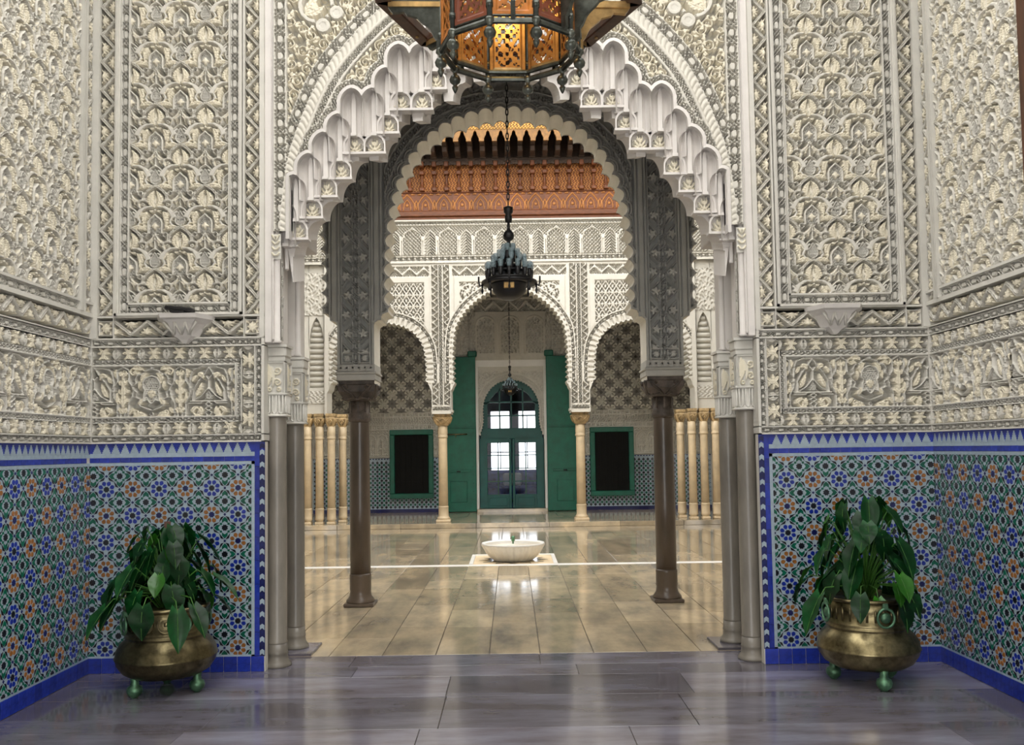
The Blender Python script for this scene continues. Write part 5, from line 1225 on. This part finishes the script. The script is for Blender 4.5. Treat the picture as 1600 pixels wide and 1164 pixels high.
for k in range(10):
    put('finial', fin, LN, (*V[k], 0)); put('corner_post', post, LN, (*V[k], 0))
    a = math.radians(36*k); ra = R0*math.cos(math.radians(18))-.004
    for me, rad, nm in ((PM[k % 2], ra, 'fret_panel'), (PB, ra-.014, 'inner_fret')):
        cx, cy = rad*math.sin(a), -rad*math.cos(a); hw = PWD/2
        put(nm, me, LN, (cx-hw*math.cos(a), cy-hw*math.sin(a), .03), a)
R1 = .60; OV = [(R1*math.sin(k*PI/4), -R1*math.cos(k*PI/4)) for k in range(8)]
for k in range(8):
    x0, y0 = OV[k]; x1, y1 = OV[(k+1) % 8]; L_ = math.hypot(x1-x0, y1-y0)
    o = B().box(-L_/2-.02, L_/2+.02, -.04, .03, .235, .29, bev=.006).obj('eave_beam', 'door_wood', LN, ((x0+x1)/2, (y0+y1)/2, 0), math.atan2(y1-y0, x1-x0))
    for q in (-.3, .3): B().lathe([(.009, .228), (.009, .236)], 10, (q*L_, -.005, 0)).obj('eave_stud', 'lantern_brass', o)
    a = k*PI/4; P = [(R0*.98, 0), (R0*.98, .25), (R1-.02, .25), (R1-.02, .215)]
    for q in range(6):
        t = q/5; an = t*PI/2; bx_ = R1-.03-(R1-R0-.05)*math.sin(an); bz = .20-.19*(1-math.cos(an)); P += [(bx_, bz), (bx_-.012, bz-.014)]
    o = B().prism(P[::-1], -.010, .010).obj('scalloped_bracket', 'lantern_brass' if k in (2,) else 'lantern_metal', LN, (0, 0, 0), a-PI/2)
    B().box(R0, R1-.02, -.016, .016, .215, .24).obj('bracket_rib', 'lantern_brass', o)
B().lathe([(R1+.03, .29), (R1+.03, .31), (.42, .40), (R0+.02, .46), (R0+.02, .74), (.30, .80), (.2, .95), (.08, 1.1), (.02, 1.15), (.015, 3.1)], 10).obj('canopy', 'lantern_metal', LN) if False else B().lathe([(R0+.03, .73), (R0+.02, .78), (.22, .95), (.08, 1.1), (.02, 1.15), (.015, 3.1)], 10).obj('canopy', 'lantern_metal', LN)
for k in range(8): boxo('eave_rib', 'lantern_metal', LN, -.012, .012, -.60, -.3, .25, .275); LN.children[-1].rotation_euler.z = k*PI/4+PI/8
pl = bpy.data.lights.new('lantern_light', 'POINT'); pl.energy = 3; pl.color = (1, .62, .25); pl.shadow_soft_size = .06; lo = bpy.data.objects.new('lantern_light', pl); link(lo, LN); lo.location = (0, 0, .45)

# ---------------------------------------------------------------- chandeliers
def chandelier(loc, zc, label, s=1.0):
    t = thing('chandelier', label, 'chandelier', loc, group='tiered glass-cup chandeliers')
    B().lathe([(0.004*s, 0), (.05*s, .004*s), (.10*s, .025*s), (.145*s, .075*s), (.16*s, .14*s), (.165*s, .15*s)], 24).obj('bowl', 'iron', t)
    boxo('bowl_window', 'lantern_brass', t, -.05*s, .045*s, -.163*s, -.13*s, .085*s, .14*s, bev=.006*s)
    B().lathe([(.16*s, .15*s), (.245*s, .145*s), (.25*s, .16*s), (.245*s, .172*s), (.05*s, .175*s)], 28).obj('lower_tray', 'iron', t)
    cup = B().lathe([(.010*s, 0), (.013*s, .03*s), (.02*s, .05*s), (.025*s, .075*s), (.022*s, .098*s), (.010*s, .105*s)], 12).mesh('glass_cup', 'cup_glass')
    hold = B().lathe([(.008*s, -.05*s), (.018*s, -.02*s), (.020*s, .035*s), (.018*s, .036*s)], 10).mesh('cup_holder', 'iron')
    for n, r, z in ((16, .195, .235), (11, .14, .305), (7, .085, .355), (5, .045, .405)):
        B().lathe([(r*s-.012*s, z*s-.06*s), (r*s+.02*s, z*s-.055*s), (r*s+.02*s, z*s-.04*s), (r*s-.012*s, z*s-.035*s)], 24).obj('tier_ring', 'iron', t)
        for k in range(n):
            a = 2*PI*(k+.5*(n % 2))/n; p = (r*s*math.cos(a), r*s*math.sin(a), z*s); put('glass_cup', cup, t, p); put('cup_holder', hold, t, p)
    for k in range(8):
        a = PI*k/4; c_, q_ = math.cos(a), math.sin(a); B().tube([(.23*s*c_, .23*s*q_, .15*s), (.262*s*c_, .262*s*q_, .13*s), (.272*s*c_, .272*s*q_, .17*s), (.272*s*c_, .272*s*q_, .215*s)], .009*s, 6).obj('arm', 'iron', t)
        B().lathe([(.004*s, .06*s), (.012*s, .085*s), (.006*s, .11*s), (.012*s, .14*s)], 8, (.24*s*c_, .24*s*q_, 0)).obj('drop', 'iron', t)
    B().lathe([(.05*s, .16*s), (.03*s, .3*s), (.02*s, .50*s), (.015*s, .53*s), (.042*s, .55*s), (.05*s, .58*s), (.042*s, .61*s), (.015*s, .635*s), (.012*s, .70*s), (.03*s, .705*s), (.034*s, .75*s), (.025*s, .775*s), (.04*s, .79*s), (.043*s, .835*s), (.012*s, .85*s)], 18).obj('stem', 'iron', t)
    z = .85*s; top = zc-loc[2]; b = B(); k = 0
    while z < top:
        P = [((.011*math.cos(q) if k % 2 else 0), (0 if k % 2 else .011*math.cos(q)), z+.03+.035*math.sin(q)) for q in np.linspace(0, 2*PI, 9)[:-1]]; b.tube(P, .0055, 5, closed=True); z += .055; k += 1
    tag(b.obj('chain', 'iron', t), kind='stuff'); return t
chandelier((0, 7.9, 2.92), 6.0, 'black tiered chandelier with glass cups hanging on a long chain in the entrance arch')
chandelier((-.02, 20.3, 2.82), 5.62, 'small glass-cup chandelier hanging before the arched green door', .80)

# ---------------------------------------------------------------- brass jardinieres
def pot(loc, rz, label, style):
    t = thing('brass_jardiniere', label, 'planter', loc, rz, group='brass planters in the corners')
    B().lathe([(.18, .115), (.235, .12), (.285, .15), (.318, .20), (.328, .235), (.334, .243), (.328, .25), (.322, .29), (.295, .335), (.262, .365), (.258, .372), (.266, .38), (.266, .39), (.258, .397), (.264, .407), (.262, .418), (.252, .425), (.256, .50), (.268, .565)], 56).obj('body', 'brass', t)
    B().lathe([(.266, .555), (.276, .562), (.282, .572), (.276, .582), (.262, .584), (.25, .56), (.24, .54), (.02, .53)], 56).obj('rim', 'brass', t)
    foot = B().lathe([(.02, 0), (.024, .006), (.045, .025), (.052, .05), (.045, .072), (.026, .085), (.03, .095), (.025, .105), (.032, .14)], 18).mesh('foot', 'verdigris')
    for k in range(3): a = -PI/2+2*PI*k/3; put('foot', foot, t, (.225*math.cos(a), .225*math.sin(a), 0))
    for k in range(4):
        a = -PI/2+PI/2*k+(0 if style else -.17); c_, s_ = math.cos(a), math.sin(a); h = B(); rr_ = .056
        P = [(rr_*math.sin(q), 0, rr_*math.cos(q)*1.08) for q in np.linspace(0, 2*PI, 19)[:-1]]; h.tube(P, .009, 7, closed=True)
        o = h.obj('ring_handle', 'verdigris', t, (.283*c_, .283*s_, .475), a+PI/2)
        B().lathe([(.034, 0), (.036, .012), (.022, .022), (.004, .026)], 12).obj('mask_boss', 'verdigris', o, (0, .016, .0)); o.children[-1].rotation_euler.x = PI/2
        B().box(-.018, .018, -.008, .03, .05, .095, bev=.007).obj('hinge', 'verdigris', o)
    if style:
        fl = B().tube([(0, 0, 0), (0, 0, .10)], .009, 6).mesh('flute', 'brass')
        for k in range(30): a = 2*PI*(k+.5)/30; put('flute', fl, t, (.253*math.cos(a), .253*math.sin(a), .44))
    else:
        em = B(); 
        for q in (.052, .030): em.tube([(q*math.cos(w2), 0, q*1.1*math.sin(w2)) for w2 in np.linspace(0, 2*PI, 15)[:-1]], .0055, 5, closed=True)
        em.lathe([(.012, -.012), (.015, 0), (.012, .012)], 8); em = em.mesh('embossed_oval', 'brass')
        for k in range(12): a = 2*PI*k/12; put('embossed_oval', em, t, (.256*math.cos(a), .256*math.sin(a), .485), a+PI/2)
    return t
POTL, POTR = (-2.365, 6.17, 0), (2.385, 6.13, 0)
p_ = pot(POTL, -.7, 'dull brass planter with embossed ovals standing in the left corner', 0); pot(POTR, .05, 'brass planter with fluted neck and lion-ring handles standing in the right corner', 1)

# ---------------------------------------------------------------- philodendron plants
def leaf_mesh(L_, W_, fold, curl, m, wob):
    b = B(); n = 9; rows_ = []
    for i in range(n):
        t = i/(n-1); wv = W_*(math.sin(PI*min(1, t*.93+.10))**.75)*(1-.25*t); y = L_*(t*1.08-.10); rows_.append((y, max(wv, .002), -curl*L_*t*t))
    v = []; X5 = (-1, -.55, 0, .55, 1)
    for i, (y, wv, z) in enumerate(rows_):
        for x in X5: v.append((x*wv, y-(.16*L_*abs(x) if i == 0 else .05*L_*abs(x)*(1-i/n)) , z+fold*abs(x)*wv+wob*wv*math.sin(i*1.7+x*2)))
    b.add(v, [(5*i+j, 5*i+j+1, 5*i+j+6, 5*i+j+5) for i in range(n-1) for j in range(4)], 0, True)
    b.tube([(0, y, z+.002) for y, w2, z in rows_], .0025, 4, 1); return b.mesh('leaf', m, 'stem')
LM = [leaf_mesh(.20, .082, .25, .30, 'leaf', .10), leaf_mesh(.24, .075, .4, .18, 'leaf', .08), leaf_mesh(.17, .085, .15, .4, 'leaf', .12), leaf_mesh(.17, .07, .3, .25, 'leaf_bright', .1)]
def plant(loc, label, seed, top, n, spread, pole):
    t = thing('philodendron', label, 'plant', loc); g = random.Random(seed); z0 = .535
    B().lathe([(.235, .534), (.235, .545), (.02, .55)], 24).obj('soil', 'soil', t)
    if pole: B().lathe([(.022, z0), (.024, pole*.8), (.022, pole)], 10).obj('moss_pole', 'bark', t)
    for k in range(n):
        f = k/(n-1); a = k*2.4+g.uniform(-.5, .5); h = z0+.03+(top-z0-.05)*f**1.15; rad = spread*(1-.66*f)*g.uniform(.3, 1.08)+.03
        bx_, by_ = rad*math.cos(a), rad*math.sin(a)
        lim = 3.06-abs(loc[0]); by_ = min(by_, .38)
        if loc[0] < 0: bx_ = max(bx_, -.5)
        p = Vector((bx_, by_, h)); mid = Vector((bx_*.5, by_*.5, (z0+h)/2+.10*(1-f)+.05)); q0 = Vector((bx_*.08, by_*.08, z0+(h-z0)*.35*f))
        B().tube([q0, q0*.4+mid*.6+Vector((0, 0, .02)), mid*.3+p*.7+Vector((0, 0, .035)), p], [.006, .005, .004, .0035], 5).obj('petiole', 'stem', t)
        o = put('leaf', LM[3] if g.random() < .14 else LM[g.randrange(3)], t, p)
        tip = Vector((math.cos(a)*g.uniform(.3, .8), math.sin(a)*g.uniform(.3, .8), -g.uniform(.5, 1.1))).normalized(); nrm = Vector((math.cos(a), math.sin(a), .6)); xx = tip.cross(nrm).normalized(); zz = xx.cross(tip)
        o.rotation_euler = Matrix((xx, tip, zz)).transposed().to_euler(); s_ = g.uniform(.8, 1.12)*(1-.15*f); o.scale = (s_, s_, s_)
    return t
plant(POTL, 'dark green philodendron with a moss pole in the left brass planter', 4, 1.12, 74, .42, 1.14)
plant(POTR, 'glossy green philodendron in the right brass planter', 9, 1.24, 72, .41, 0)
